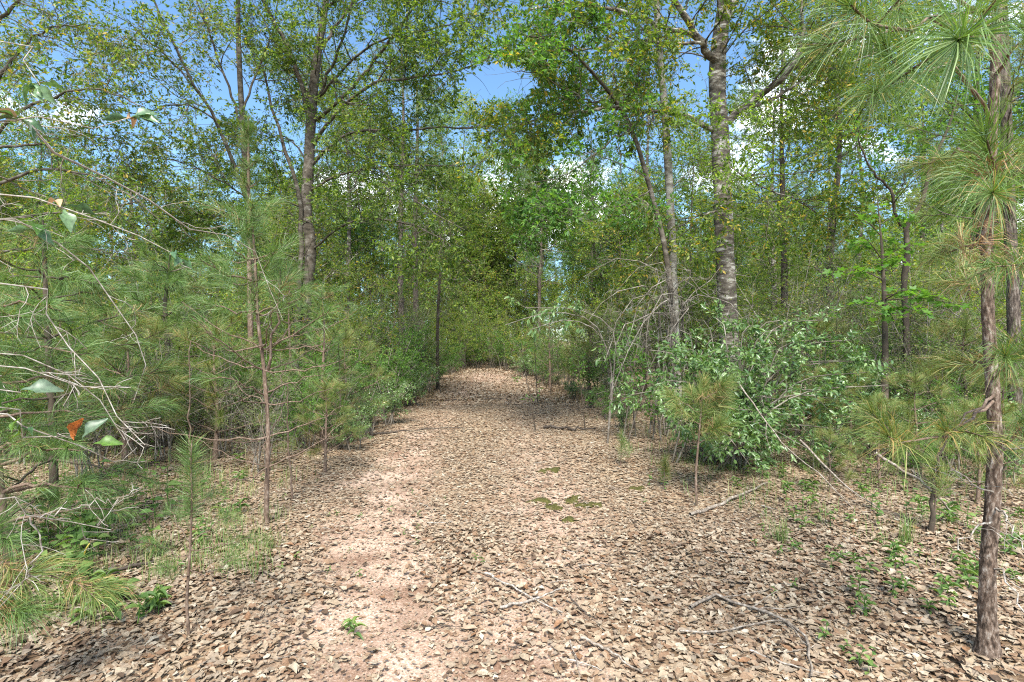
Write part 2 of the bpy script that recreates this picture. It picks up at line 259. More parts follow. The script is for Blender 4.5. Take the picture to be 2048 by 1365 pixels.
# ------------------------------------------------------------------ ground and leaf litter
TRK = [([2.3, 2.5, 3.0, 3.85, 4.7, 6.1, 8.3, 11], [-.5, -.57, -.83, -1.06, -1.21, -1.4, -1.57, -1.6], .46, [.85, .93, 1, 1, .9, .8, .6, .35]), ([2.3, 2.55, 3.3, 4.35, 5.9, 8, 12], [-.05, .0, .12, .34, .34, .3, .2], .5, [.75, .7, .5, .65, .45, .3, .15])]
def bare(x, y):
    wob = .16 * np.sin(y * 4.1 + x * 2) + .1 * np.sin(y * 9.3) + .08 * np.sin(x * 13 + y * 5); f = np.zeros(np.shape(x))
    for ys, xs, wd, am in TRK:
        q = np.abs(x + wob * .6 - interp(y, ys, xs)) / (wd * (1 + wob)); f = np.maximum(f, interp(y, ys, am) * np.exp(-q ** 3 * 1.0))
    q = ((x + 1.2) / 1.7) ** 2 + ((y - 22) / 4.5) ** 2; f = np.maximum(f, .75 * np.exp(-q))
    return f
def stretch(n, a, b, k): s = np.sinh(np.linspace(-1, 1, n) * k); return np.where(s < 0, -s / s[0] * a * -1 * -1, s / s[-1] * b)
gx = np.sinh(np.linspace(-1, 1, 241) * 5.2); gx = gx / gx[-1] * 450
gy = np.sinh(np.linspace(0, 1, 231) * 5.0); gy = np.r_[-60, -25, -8, -3, -1, gy / gy[-1] * 600]
GX, GY = np.meshgrid(gx, gy); GZ = gz(GX, np.clip(GY, -60, 60)); nx, ny = len(gx), len(gy)
idx = (np.arange(ny - 1)[:, None] * nx + np.arange(nx - 1)[None]).ravel()
g = MB(); g.add(np.stack([GX, GY, GZ], -1).reshape(-1, 3), Q=np.stack([idx, idx + 1, idx + nx + 1, idx + nx], 1))
ground = g.build('ground', M['ground']); tag(ground, 'sandy forest floor with a leaf covered trail running through the woods', 'ground', kind='structure')
at = ground.data.attributes.new('sand', 'FLOAT', 'POINT'); at.data.foreach_set('value', np.clip(bare(GX, GY) * 1.5, 0, 1).astype(np.float32).ravel())

LT = []
def dead_template(ws, fold, curl, side, res_t=None):
    V, T, Q = tmpl(ws, fold, 0); x = V[:, 0]; y = V[:, 1]
    z = V[:, 2] * .55 + curl * (x - .5) ** 2 * .9 + side * .7 * y * (x - .3) - curl * .1 + .05 * np.sin(9 * x + 5 * y)
    return np.stack([x - .5, y, z], 1), T, Q
for i, (ws, fo, cu, sd_) in enumerate([([.02, .3, .46, .5, .4, .02], .5, .45, .25), ([.02, .14, .24, .5, .46, .04], .35, -.5, -.3), ([.03, .12, .4, .18, .5, .2, .05], .3, .4, .3),
        ([.02, .1, .2, .54, .48, .05], -.3, .35, .2), ([.02, .34, .5, .42, .2, .02], .8, .3, -.4), ([.03, .2, .44, .22, .46, .04], -.45, -.35, .3), ([.02, .36, .5, .45, .3, .02], .15, .2, .5), ([.02, .3, .5, .5, .34, .03], -.7, .5, 0)]):
    LT.append(dead_template(ws, fo, cu, sd_))
TRI = (np.array([(-.5, -.2, 0), (.1, -.5, .1), (.5, .1, .02), (-.1, .45, .12)], float), np.array([(0, 1, 2), (0, 2, 3)]), None)
def on_ground(n, y0, y1, spread=1.03, xmin=None, xmax=None, r=rng):
    y = np.sqrt(r.uniform(y0 ** 2, y1 ** 2, n)); x = r.uniform(-1, 1, n) * (y * spread + .25)
    if xmin is not None: x = r.uniform(0, 1, n); x = interp(y, *xmin) + x * (interp(y, *xmax) - interp(y, *xmin))
    return x, y
def litter(mb, tms, x, y, size, tilt=.35, zr=.02, asp=(.36, .7)):
    n = len(x); which = rng.integers(0, len(tms), n); a = rng.uniform(0, 2 * np.pi, n)
    d = np.stack([np.cos(a), np.sin(a), rng.normal(0, tilt, n)], 1); up = np.stack([rng.normal(0, tilt, n), rng.normal(0, tilt, n), np.where(rng.random(n) < .5, 1., -1.)], 1)
    p = np.stack([x, y, gz(x, y) + .006 + rng.uniform(0, zr, n) * np.ones(n)], 1); l = size * np.clip(np.exp(rng.normal(0, .33, n)), .35, 1.9); wd = l * rng.uniform(*asp, n)
    for k, tm in enumerate(tms):
        s = which == k
        if s.any(): leaves(mb, tm, p[s], d[s], up[s], l[s], wd[s])
lit = MB()
LTC = [(v - np.array([.5, 0, 0]), t_, q_) for v, t_, q_ in (HEX, tuple(KITE))]
x, y = on_ground(19000, 1.9, 4.3); keep = rng.random(len(x)) > bare(x, y); litter(lit, LT, x[keep], y[keep], .046, .10, .016)
x, y = on_ground(9000, 1.9, 4.3); keep = rng.random(len(x)) > bare(x, y); litter(lit, LTC, x[keep], y[keep], .045, .22, .018)
x, y = on_ground(30000, 1.9, 6); keep = rng.random(len(x)) < .15 + .8 * bare(x, y); litter(lit, [TRI], x[keep], y[keep], .014, .15, .004, (.4, 1))
x, y = on_ground(50000, 4.2, 7.6); keep = rng.random(len(x)) > bare(x, y) * .8; litter(lit, LTC[:1] * 3 + LTC[1:], x[keep], y[keep], .041, .08, .01)
x, y = on_ground(84000, 7.5, 13); litter(lit, LTC[1:], x, y, .05, .09, .013)
x, y = on_ground(22000, 12.8, 28, 1, XL, XR); keep = rng.random(len(x)) > bare(x, y); litter(lit, [KITE], x[keep], y[keep], .085, .35, .04)
# broken crumbs and brown pine needles sifted between the leaves
x, y = on_ground(9000, 1.9, 5); litter(lit, [TRI], x, y, .024, .2, .022, (.5, 1))
x, y = on_ground(9000, 1.9, 6); keep = rng.random(len(x)) > bare(x, y) * .6; litter(lit, [((KITE[0] - np.array([.5, 0, 0])) * np.array([1, 1, .02]), KITE[1], None)], x[keep], y[keep], .14, .08, .03, (.007, .013))
lo = lit.build('leaf_litter', M['litter']); tag(lo, 'thick carpet of fallen tan and brown oak leaves on the trail', 'leaf litter', kind='stuff')
fl = []
for i, tm in enumerate(LT):
    for nm in ('litter_tan', 'litter_russet', 'litter_pale', 'litter_dark'):
        b_ = MB(); b_.add(tm[0] * np.array([1, .5 + .06 * (i % 4), 1]), T=tm[1], Q=tm[2]); fl.append((nm, b_.mesh('fallen_leaf', M[nm])))
DES = {'litter_tan': ('tan brown curled oak leaf lying loose on top of the trail litter', 'tan leaves lying loose on the trail'), 'litter_russet': ('reddish brown dry leaf lying loose on top of the trail litter', 'russet leaves lying loose on the trail'),
       'litter_pale': ('pale cream dry leaf lying loose on top of the trail litter', 'pale leaves lying loose on the trail'), 'litter_dark': ('dark chocolate brown dry leaf lying loose on the trail litter', 'dark leaves lying loose on the trail')}
cntl = 0
while cntl < 300:
    xx, yy = on_ground(1, 2.0, 4.2); xx, yy = float(xx[0]), float(yy[0])
    if rng.random() < bare(xx, yy) * .8: continue
    k = int(rng.integers(0, len(fl)));
    if fl[k][0] == 'litter_dark' and rng.random() < .6: continue
    o = link('fallen_leaf', fl[k][1], None, (xx, yy, float(gz(xx, yy)) + .028)); s = float(rng.uniform(.045, .075)); o.scale = (s, s, s)
    o.rotation_euler = (float(rng.normal(0, .22)), float(rng.normal(0, .22)), float(rng.uniform(0, 6.28))); tag(o, DES[fl[k][0]][0], 'leaf', DES[fl[k][0]][1]); cntl += 1

# ------------------------------------------------------------------ broadleaf trees
def G(x, y): return np.array([x, y, float(gz(x, y))])
def gp(u, d, dz=0.0): x = (u - 1024) / F * d; return np.array([x, d, float(gz(x, d)) + dz])
def trunk_mesh(path, rad, k=14, rough=.035, seed=0, flare=1.35):
    r = np.random.default_rng(seed); n = len(path); rad = np.array(rad, float); h = np.linspace(0, 1, n); rad = rad * (1 + (flare - 1) * np.exp(-h * 26))
    b_ = MB(); tubes(b_, path, rad, k, rough, r); return b_
def broadleaf(name, label, cat, trunk, tr, limbs, bark, leafm, c=(5, 5, 4), ln=(2.2, 1.0, .45), nl=7, leaf=.085, asp=.42, seed=1, group=None, tm=KITE, upfrom=.45, autolimbs=0, dead=0, grav=(-.03, -.03, -.04), twigm='twig', limbk=7, kill=None, flat=.6, keep=None):
    r = np.random.default_rng(seed); tp = crom(trunk, 30); base = tp[0].copy(); base[2] = float(gz(base[0], base[1])) - .02
    root = thing(name, base, label, cat, group); tt = np.linspace(0, 1, len(tr)); rad = np.interp(np.linspace(0, 1, 30), tt, tr)
    trunk_mesh(tp, rad, 14, .04, seed).build('trunk', M[bark], root, base)
    car, crad = [], []
    s0 = int(upfrom * 29); car.append(crom(tp[s0:], 12)); crad.append(np.interp(np.linspace(s0 / 29, 1, 12), tt, tr))
    if autolimbs:
        a, ar = spawn(crom(tp[s0:], 12)[None], crad[0][None], autolimbs, .05, .95, 55, ln[0] * 2.0, 12, .10, .04, .014, 1, .15, .6, r, (.7, 1.2), .45)
        for q in range(autolimbs): limbs = limbs + [(a[q], (max(ar[q][0], .018), .008))]
    for pts, (r0, r1) in limbs:
        r0 *= .68; r1 *= .7
        lp = crom(pts, 18); lr = np.linspace(r0, r1, 18); lp[1:-1] += r.normal(0, .012, (16, 3)) * (1 + 4 * r0); b_ = MB(); tubes(b_, lp, lr, limbk, .05, r); b_.build('limb', M[bark], root, base)
        car.append(crom(lp, 12)); crad.append(np.interp(np.linspace(0, 1, 12), np.linspace(0, 1, 18), lr))
    car, crad = np.array(car), np.array(crad)
    tw = MB(); lf = MB()
    p2, r2 = spawn(car, crad, c[0], .15, 1, 50, ln[0], 9, .13, grav[0], .009, flat, .02, .6, r); tubes(tw, p2, r2, 4)
    p3, r3 = spawn(p2, r2, c[1], .15, 1, 48, ln[1], 6, .16, grav[1], .007, flat, 0, .7, r, (.5, 1.3)); 
    p4, r4 = spawn(p3, r3, c[2], .15, 1, 50, ln[2], 4, .15, grav[2], .007, flat, 0, .8, r, (.5, 1.3))
    if kill:
        p3, r3 = [q[~kill(p3[:, 3])] for q in (p3, r3)]; p4, r4 = [q[~kill(p4[:, 2])] for q in (p4, r4)]
    tubes(tw, p3, r3, 3); tubes(tw, p4, np.maximum(r4, .0022), 3)
    lv4 = p4 if keep is None else p4[r.random(len(p4)) < keep]
    foliate(lf, lv4, nl, leaf, asp, t0=.4, tm=tm, r=r); foliate(lf, p3 if keep is None else p3[r.random(len(p3)) < keep], 3, leaf, asp, tm=tm, r=r)
    if dead:
        lo_ = crom(tp[2:max(s0 + 4, 8)], 12); d2, e2 = spawn(lo_[None], np.full((1, 12), tr[0] * .5), dead, 0, 1, 80, 1.5, 9, .16, -.03, .006, .8, 0, .6, r); tubes(tw, d2, e2, 4)
        d3, e3 = spawn(d2, e2, 5, .2, 1, 55, .6, 6, .2, -.02, .005, .8, 0, .7, r); tubes(tw, d3, np.maximum(e3, .002), 3)
    tag(tw.build('branchwork', M[twigm], root, base), kind='stuff'); tag(lf.build('crown', M[leafm], root, base, smooth=False), kind='stuff')
    return root
# the gap over the trail where the sky shows
def gap(p):
    d = np.maximum(p[:, 1], .1); u = 1024 + p[:, 0] / d * F; v = H0 - (p[:, 2] - CH) / d * F; return ((u - 1000) / 75) ** 2 + ((v - 165) / 42) ** 2 < 1

# A: the stout pale oak
D = 10.5
broadleaf('oak_tree', 'stout oak with pale lichen blotched trunk rising behind the glossy leaved shrub', 'tree',
    [gp(1468, D), P(1460, 700, D), P(1452, 560, D), P(1446, 400, D), P(1440, 270, D), P(1434, 140, D), P(1450, 0, D), P(1462, -150, D - .3), P(1440, -330, D)], [.21, .19, .185, .178, .17, .16, .13, .09, .04],
    [([P(1436, 135, D), P(1405, 90, D - .3), P(1370, 35, D - .7), P(1335, -20, D - 1), P(1290, -110, D - 1.5)], (.12, .05)),
     ([P(1392, 72, D - .45), P(1330, 55, D - 1), P(1250, 25, D - 1.6), P(1150, 8, D - 2.2), P(1060, 20, D - 2.8)], (.075, .02)),
     ([P(1455, 245, D), P(1500, 205, D - .3), P(1565, 155, D - .8), P(1610, 105, D - 1), P(1650, 70, D - 1.2), P(1720, -10, D - 1.5)], (.12, .035)),
     ([P(1592, 120, D - .9), P(1605, 70, D - .9), P(1602, 10, D - 1), P(1620, -60, D - 1)], (.055, .02)),
     ([P(1460, 225, D), P(1540, 200, D + .3), P(1620, 150, D + .4), P(1700, 125, D + .5), P(1790, 90, D + .6)], (.06, .018)),
     ([P(1430, 262, D), P(1380, 235, D - .4), P(1310, 222, D - .8), P(1230, 218, D - 1.2), P(1130, 225, D - 1.6), P(1010, 262, D - 2)], (.085, .015)),
     ([P(1435, 420, D), P(1380, 440, D - .6), P(1330, 480, D - 1), P(1290, 520, D - 1.3)], (.03, .008)),
     ([P(1455, 330, D), P(1520, 370, D - .3), P(1590, 400, D - .5), P(1680, 450, D - .6)], (.035, .01)),
     ([P(1400, 85, D - .4), P(1260, 85, D - 1.4), P(1150, 100, D - 2.2), P(1075, 70, D - 2.8)], (.05, .01)),
     ([P(1446, 60, D), P(1480, -20, D + .6), P(1550, -120, D + 1.2), P(1640, -220, D + 2)], (.1, .02))],
    'oak_bark', 'oak_leaf', c=(14, 7, 5), ln=(2.0, .9, .4), nl=9, leaf=.085, seed=3, upfrom=.5, dead=10, kill=gap, twigm='grey_bark')
# B, C: the slim white stems beside it
D = 9.6
broadleaf('slender_tree', 'slender straight whitish trunk standing just beside the stout pale oak', 'tree',
    [gp(1356, D), P(1350, 680, D), P(1346, 540, D), P(1340, 400, D), P(1330, 230, D), P(1318, 90, D), P(1313, 0, D), P(1318, -140, D), P(1300, -300, D)], [.085, .08, .078, .075, .07, .062, .055, .04, .015],
    [([P(1330, 225, D), P(1280, 150, D - .3), P(1230, 90, D - .6), P(1180, 40, D - .8)], (.03, .008)), ([P(1340, 380, D), P(1390, 330, D - .3), P(1420, 290, D - .5)], (.02, .006))],
    'pale_bark', 'yellow_leaf', c=(14, 6, 5), ln=(1.8, .8, .35), nl=7, leaf=.075, seed=7, upfrom=.55, dead=6, kill=gap)
D = 9.0
broadleaf('leaning_tree', 'thin sapling arching out over the trail from beside the slender whitish trunk', 'tree',
    [gp(1352, D), P(1346, 640, D), P(1332, 510, D), P(1318, 445, D), P(1291, 345, D), P(1264, 260, D - .2), P(1232, 203, D - .4), P(1180, 140, D - .7), P(1120, 85, D - 1), P(1040, 70, D - 1.3)], [.06, .055, .05, .048, .045, .04, .036, .03, .02, .008],
    [([P(1240, 212, D - .4), P(1170, 200, D - .8), P(1080, 150, D - 1.2), P(1030, 145, D - 1.4)], (.028, .006)), ([P(1262, 255, D - .2), P(1200, 300, D - .6), P(1130, 350, D - 1), P(1050, 370, D - 1.4)], (.025, .006)),
     ([P(1300, 380, D), P(1250, 410, D - .4), P(1180, 420, D - .8), P(1090, 440, D - 1.2)], (.02, .005))],
    'grey_bark', 'green_leaf', c=(12, 6, 5), ln=(1.3, .65, .32), nl=7, leaf=.085, seed=9, upfrom=.5, dead=4, kill=gap)
# D: the forked oak on the left
D = 12.6
broadleaf('forked_oak', 'tall oak forking into two steep limbs on the shrubby side of the trail', 'tree',
    [gp(612, D), P(612, 700, D), P(612, 600, D), P(622, 500, D), P(612, 420, D), P(618, 330, D), P(622, 240, D), P(632, 130, D), P(650, 20, D), P(668, -120, D), P(690, -260, D)], [.17, .145, .135, .13, .128, .12, .11, .08, .065, .045, .02],
    [([P(620, 245, D), P(602, 170, D - .2), P(575, 95, D - .4), P(540, 30, D - .6), P(505, -40, D - .8), P(470, -140, D - 1)], (.105, .03)),
     ([P(628, 215, D), P(660, 140, D - .4), P(690, 70, D - .8), P(705, 0, D - 1), P(730, -90, D - 1.2)], (.06, .02)),
     ([P(632, 240, D), P(690, 190, D - .6), P(750, 120, D - 1), P(800, 55, D - 1.5), P(838, 0, D - 1.8), P(880, -80, D - 2)], (.07, .02)),
     ([P(628, 290, D), P(670, 230, D - .6), P(740, 170, D - 1.2), P(820, 155, D - 1.9), P(900, 145, D - 2.5), P(1000, 105, D - 3.2)], (.07, .012)),
     ([P(625, 330, D), P(690, 270, D - .5), P(770, 260, D - 1), P(880, 255, D - 1.8), P(960, 255, D - 2.4), P(1060, 245, D - 3)], (.06, .01)),
     ([P(622, 380, D), P(680, 350, D - .5), P(760, 335, D - 1), P(850, 330, D - 1.6), P(980, 335, D - 2.4)], (.05, .01)),
     ([P(622, 500, D), P(700, 445, D - .6), P(780, 440, D - 1.1), P(870, 470, D - 1.8), P(960, 540, D - 2.4)], (.04, .008)),
     ([P(612, 420, D), P(560, 400, D - .3), P(500, 405, D - .6), P(420, 440, D - .9)], (.035, .008)),
     ([P(615, 320, D), P(580, 280, D + .3), P(540, 275, D + .5), P(470, 300, D + .8)], (.035, .008)),
     ([P(640, 100, D), P(720, -10, D + .8), P(830, -120, D + 1.4)], (.06, .02)),
     ([gp(588, D - .2), P(592, 690, D - .2), P(598, 590, D - .2), P(602, 480, D - .1), P(596, 380, D - .2), P(570, 300, D - .4), P(545, 220, D - .6), P(525, 130, D - .8)], (.15, .03)),
     ([P(625, 300, D), P(720, 310, D - 1), P(830, 400, D - 2), P(930, 460, D - 3)], (.04, .008)), ([P(630, 200, D), P(740, 90, D - 1.2), P(860, 60, D - 2), P(960, 30, D - 3)], (.05, .01)), ([P(652, 15, D), P(790, -50, D - 1.5), P(920, -20, D - 3), P(1020, 55, D - 3.6)], (.05, .01))],
    'grey_bark', 'oak_leaf', c=(13, 7, 5), ln=(2.1, .95, .42), nl=9, leaf=.085, seed=13, upfrom=.5, dead=16, kill=gap, twigm='grey_bark')
# E: slim tree further left with rising limbs
D = 11.5
broadleaf('slim_tree', 'slim grey tree with steep parallel limbs sweeping outward beside the forked oak', 'tree',
    [gp(526, D), P(515, 650, D), P(505, 500, D), P(496, 400, D), P(488, 280, D), P(480, 160, D), P(476, 0, D), P(480, -160, D), P(500, -300, D)], [.085, .075, .07, .066, .062, .055, .045, .032, .015],
    [([P(492, 400, D), P(462, 310, D - .2), P(420, 220, D - .5), P(385, 165, D - .8), P(350, 90, D - 1.1), P(312, 10, D - 1.4), P(280, -70, D - 1.7)], (.07, .02)),
     ([P(484, 250, D), P(455, 170, D - .2), P(425, 80, D - .4), P(395, 0, D - .6), P(360, -100, D - .8)], (.045, .015)),
     ([P(430, 240, D - .45), P(390, 215, D - .8), P(340, 210, D - 1.2), P(280, 225, D - 1.6), P(200, 215, D - 2)], (.03, .008)),
     ([P(486, 220, D), P(520, 130, D + .3), P(545, 60, D + .5), P(560, -30, D + .7)], (.04, .012)),
     ([P(400, 185, D - .7), P(330, 110, D - 1.1), P(260, 50, D - 1.6), P(190, 10, D - 2)], (.03, .008)),
     ([P(496, 400, D), P(440, 360, D - .5), P(350, 320, D - 1), P(250, 330, D - 1.6)], (.03, .008)),
     ([P(500, 450, D), P(420, 430, D - .4), P(320, 430, D - .8), P(220, 470, D - 1.2)], (.025, .007))],
    'grey_bark', 'oak_leaf', c=(11, 7, 5), ln=(1.8, .85, .4), nl=6, leaf=.08, seed=17, upfrom=.45, dead=10)
# small dark crooked tree on the right
D = 8.4
broadleaf('crooked_tree', 'small dark crooked tree whose bare stems bend out like a loose V', 'tree',
    [gp(1818, D), P(1812, 640, D), P(1808, 560, D), P(1816, 500, D), P(1812, 455, D), P(1845, 400, D), P(1862, 330, D), P(1895, 260, D), P(1915, 190, D)], [.055, .05, .048, .046, .042, .034, .028, .02, .012],
    [([P(1812, 455, D), P(1790, 430, D), P(1782, 380, D - .1), P(1745, 345, D - .2), P(1722, 295, D - .3), P(1715, 250, D - .3)], (.038, .014)), ([P(1785, 400, D), P(1810, 360, D - .1), P(1800, 320, D - .2)], (.016, .006))],
    'dark_bark', 'green_leaf', c=(7, 4, 3), ln=(1.0, .5, .3), nl=4, leaf=.08, seed=21, upfrom=.6, dead=2, twigm='dark_bark')
# thin sapling at the trail's edge
D = 16
broadleaf('sapling', 'thin upright dark sapling standing alone at the far trail edge', 'tree',
    [gp(876, D), P(875, 700, D), P(877, 600, D), P(882, 520, D), P(880, 440, D), P(890, 360, D)], [.055, .05, .045, .04, .03, .012], [], 'dark_bark', 'olive_leaf', c=(26, 5, 3), ln=(1.6, .7, .35), nl=6, leaf=.09, seed=23, upfrom=.22, tm=KITE)

# leafy oaks at the left margin
D = 8.6
broadleaf('leafy_oak', 'leafy oak sending long drooping sprays in over the drooping pines', 'tree', [gp(-90, D), P(-80, 600, D), P(-60, 400, D), P(-40, 200, D), P(-20, 0, D), P(-20, -200, D)], [.12, .11, .1, .08, .06, .03],
    [([P(-55, 330, D), P(20, 240, D - .2), P(110, 190, D - .4), P(200, 180, D - .6), P(290, 215, D - .8)], (.05, .01)), ([P(-40, 210, D), P(30, 110, D), P(90, 60, D - .2), P(160, 50, D - .4)], (.05, .01)), ([P(-60, 400, D), P(40, 350, D - .3), P(140, 340, D - .5), P(240, 380, D - .6), P(320, 440, D - .7)], (.045, .01)),
     ([P(-65, 450, D), P(60, 430, D + .4), P(180, 420, D + .6), P(300, 400, D + .8)], (.04, .01)), ([P(-30, 60, D), P(40, 0, D - .2), P(110, -60, D - .4)], (.05, .01)), ([P(-50, 300, D), P(60, 290, D + .5), P(180, 270, D + .9), P(260, 290, D + 1.1)], (.04, .01)), ([P(-70, 500, D), P(40, 500, D), P(150, 490, D), P(260, 520, D)], (.035, .01))],
    'grey_bark', 'oak_leaf', c=(10, 6, 5), ln=(1.3, .7, .36), nl=4, leaf=.075, seed=27, upfrom=.5, dead=4)
D = 13.5
broadleaf('pale_leaf_oak', 'yellow green oak standing behind the drooping pines with its crown low', 'tree', [gp(270, D), P(265, 600, D), P(270, 500, D), P(262, 400, D), P(270, 330, D)], [.09, .08, .07, .05, .02],
    [([P(268, 560, D), P(330, 500, D - .5), P(420, 470, D - .8)], (.04, .01)), ([P(268, 520, D), P(200, 460, D - .4), P(120, 430, D - .6)], (.04, .01)), ([P(265, 470, D), P(340, 420, D), P(400, 400, D)], (.035, .01)), ([P(265, 450, D), P(190, 400, D), P(140, 370, D)], (.035, .01))],
    'grey_bark', 'yellow_leaf', c=(12, 6, 5), ln=(1.5, .8, .4), nl=7, leaf=.085, seed=29, upfrom=.3, dead=2)
# ------------------------------------------------------------------ pines
def tuft_mesh(name, m, n=130, ln=.19, wd=.0022, back=.14, droop=.32, seed=0, amin=18, amax=85):
    r = np.random.default_rng(seed); x = -back * r.uniform(0, 1, n) ** 1.2; th = np.radians(amin + (amax - amin) * (.25 * r.random(n) + .75 * (-x / back))); ph = r.uniform(0, 2 * np.pi, n)
    d = np.stack([np.cos(th), np.sin(th) * np.cos(ph), np.sin(th) * np.sin(ph)], 1); d = nrm(d + r.normal(0, .08, (n, 3))); l = ln * r.uniform(.7, 1.12, n)[:, None]; g_ = np.array([0, 0, -1.])
    p0 = np.stack([x, 0 * x, 0 * x], 1); p1 = p0 + d * l * .5; d2 = nrm(d + droop * g_ * r.uniform(.5, 1.5, (n, 1))); p2 = p1 + d2 * l * .5; s = nrm(np.cross(d, r.standard_normal((n, 3)))) * wd * .5
    V = np.stack([p0 - s, p0 + s, p1 + s, p1 - s, p2], 1); o = (np.arange(n) * 5)[:, None]; b_ = MB(); b_.add(V, T=np.array([[3, 2, 4]]) + o, Q=np.array([[0, 1, 2, 3]]) + o); return b_.mesh(name, m, smooth=False)
def tset(m, n, ln, wd, k=4, seed=0, **kw): return [tuft_mesh('needle_tuft', M[m], n, ln, wd, seed=seed + i, **kw) for i in range(k)]
TN = {'hero': tset('needle', 190, .2, .0021, 5, 1, back=.2, droop=.6, amin=12, amax=75), 'brown': tset('needle_brown', 45, .17, .0024, 3, 61, droop=1.6),
      'mid': tset('needle', 105, .19, .0026, 4, 41, back=.34, droop=.6, amin=12, amax=70), 'midblue': tset('needle_blue', 105, .18, .0026, 4, 51, back=.34, droop=.75, amin=12, amax=70), 'olive': tset('needle_olive', 130, .2, .0024, 4, 71, back=.2, droop=.55, amin=12, amax=75), 'brush': tset('needle', 120, .15, .002, 3, 81, back=.2, amin=35, amax=95, droop=.12)}
def frame(d, p, s=1.0, roll=0.0):
    d = Vector(tuple(map(float, d))).normalized(); up = Vector((0, 0, 1)) if abs(d.z) < .93 else Vector((0, 1, 0)); yv = up.cross(d).normalized(); zv = d.cross(yv)
    R = Matrix((d, yv, zv)).transposed() @ Matrix.Rotation(roll, 3, 'X'); return Matrix.Translation(Vector(tuple(map(float, p)))) @ (R * s).to_4x4()
def add_branch(root, base, pts, r0, kind, tufts, m, r, side=2, scale=1.0, brown=.1, jitter=.01, twigs=0):
    """one limb of a pine with its needle tufts as sub-parts; tufts = list of t along the limb"""
    bp_ = crom(pts, 9); bp_[1:-1] += r.normal(0, jitter, (7, 3)); rad = np.linspace(r0, max(r0 * .35, .002), 9); b_ = MB(); tubes(b_, bp_, rad, 5, .06, r); ends = []
    tan = nrm(np.gradient(bp_, axis=0)); L_ = np.linalg.norm(bp_[-1] - bp_[0])
    for t in tufts:
        i = min(int(t * 8), 8)
        if t >= .999: ends.append((bp_[8], tan[8])); continue
        f = t * 8 - i; p = bp_[i] * (1 - f) + bp_[min(i + 1, 8)] * f
        pe = r.standard_normal(3); pe[2] = abs(pe[2]) * .5; pe = pe - tan[i] * (pe @ tan[i]); d = nrm(tan[i] + .9 * nrm(pe)); q = p + d * L_ * r.uniform(.12, .24); b_ and tubes(b_, np.array([p, (p + q) / 2 + r.normal(0, .006, 3), q]), np.array([r0 * .45, r0 * .4, r0 * .3]), 4); ends.append((q, d))
    if twigs:
        d2, e2 = spawn(bp_[None], rad[None], twigs, .1, 1, 55, L_ * .5, 6, .22, -.05, .006, .8, 0, .7, r); tubes(b_, d2, np.maximum(e2, .0013), 3)
    bo = b_.build('branch', M[m], root, base)
    for p, d in ends:
        ts = TN[kind]; s = scale * r.uniform(.8, 1.15); link('needle_tuft', ts[int(r.integers(len(ts)))], bo, M=frame(d, p - base + .0, s, r.uniform(-.4, .4)))
        if r.random() < brown: link('needle_tuft', TN['brown'][int(r.integers(3))], bo, M=frame(d, p - base - d * .1, s, 0))
    return bo
def young_pine(name, label, cat, trunk, tr, kind, whorls, per, blen, bark, seed, group=None, el=(10, 35), tufts=(1, .8, .6), brown=.1, scale=1.0, leader=True, barepart=0., barelen=.5, br=.011, droop=.0, zmin=0.0, sides=10):
    r = np.random.default_rng(seed); tp = crom(trunk, 26); base = tp[0].copy(); base[2] = float(gz(base[0], base[1])) - .02; root = thing(name, base, label, cat, group)
    rad = np.interp(np.linspace(0, 1, 26), np.linspace(0, 1, len(tr)), tr); trunk_mesh(tp, rad, sides, .05, seed, 1.25).build('trunk', M[bark], root, base)
    for wi in range(whorls):
        t = .12 + .86 * (wi + .5) / whorls + r.uniform(-.02, .02); f = t * 25; i = min(int(f), 24); p = tp[i] * (1 - (f - i)) + tp[i + 1] * (f - i)
        if p[2] - base[2] < zmin: continue
        a0 = r.uniform(0, 6.28)
        for k in range(per):
            a = a0 + k * 6.283 / per + r.uniform(-.4, .4); e = math.radians(r.uniform(*el)); isbare = t < barepart; L_ = (barelen if isbare else blen * (1.12 - .85 * max(0, t - .25))) * r.uniform(.7, 1.2)
            d = np.array([math.cos(a) * math.cos(e), math.sin(a) * math.cos(e), math.sin(e)]); q1 = p + d * L_ * .5; q2 = p + d * L_ + np.array([0, 0, L_ * (.12 - droop)])
            if q2[2] < gz(q2[0], q2[1]) + .06: q2[2] = float(gz(q2[0], q2[1])) + .08
            add_branch(root, base, [p, q1, q2], (br if not isbare else br * .7) * (.6 + .5 * L_ / max(blen, .1)), kind, () if isbare else tufts, bark, r, scale=scale, brown=brown, twigs=5 if isbare else 0)
    if leader:
        for s in (0, .1, .2):
            link('needle_tuft', TN[kind][0 if s == 0 else 1], root, M=frame((.02, .03, 1), tp[-1] - base - np.array([0, 0, s * scale]), scale * 1.05, s * 9))
    return root
R_ = np.random.default_rng(77)
# G: the near pine on the right with the bark trunk
D = 2.55
tp = [gp(1975, D), P(1975, 1150, D), P(1984, 1020, D), P(1990, 880, D), P(1984, 760, D), P(1976, 620, D), P(1974, 480, D), P(1982, 320, D), P(1990, 160, D), P(1996, 0, D), P(2004, -250, D), P(2000, -500, D)]
base = gp(1975, D); base[2] -= .02
pg = thing('pine_tree', base, 'young pine with flaky reddish grey bark trunk rising from the leaf litter', 'tree')
NR, k = 300, 44; tb = MB(); pp = crom(tp, NR); tt = np.linspace(0, 1, NR); rr = np.interp(tt, np.linspace(0, 1, 7), [.036, .031, .027, .024, .022, .021, .014]) * (1 + .6 * np.exp(-tt * 55)); r_ = np.random.default_rng(5); an = np.arange(k)
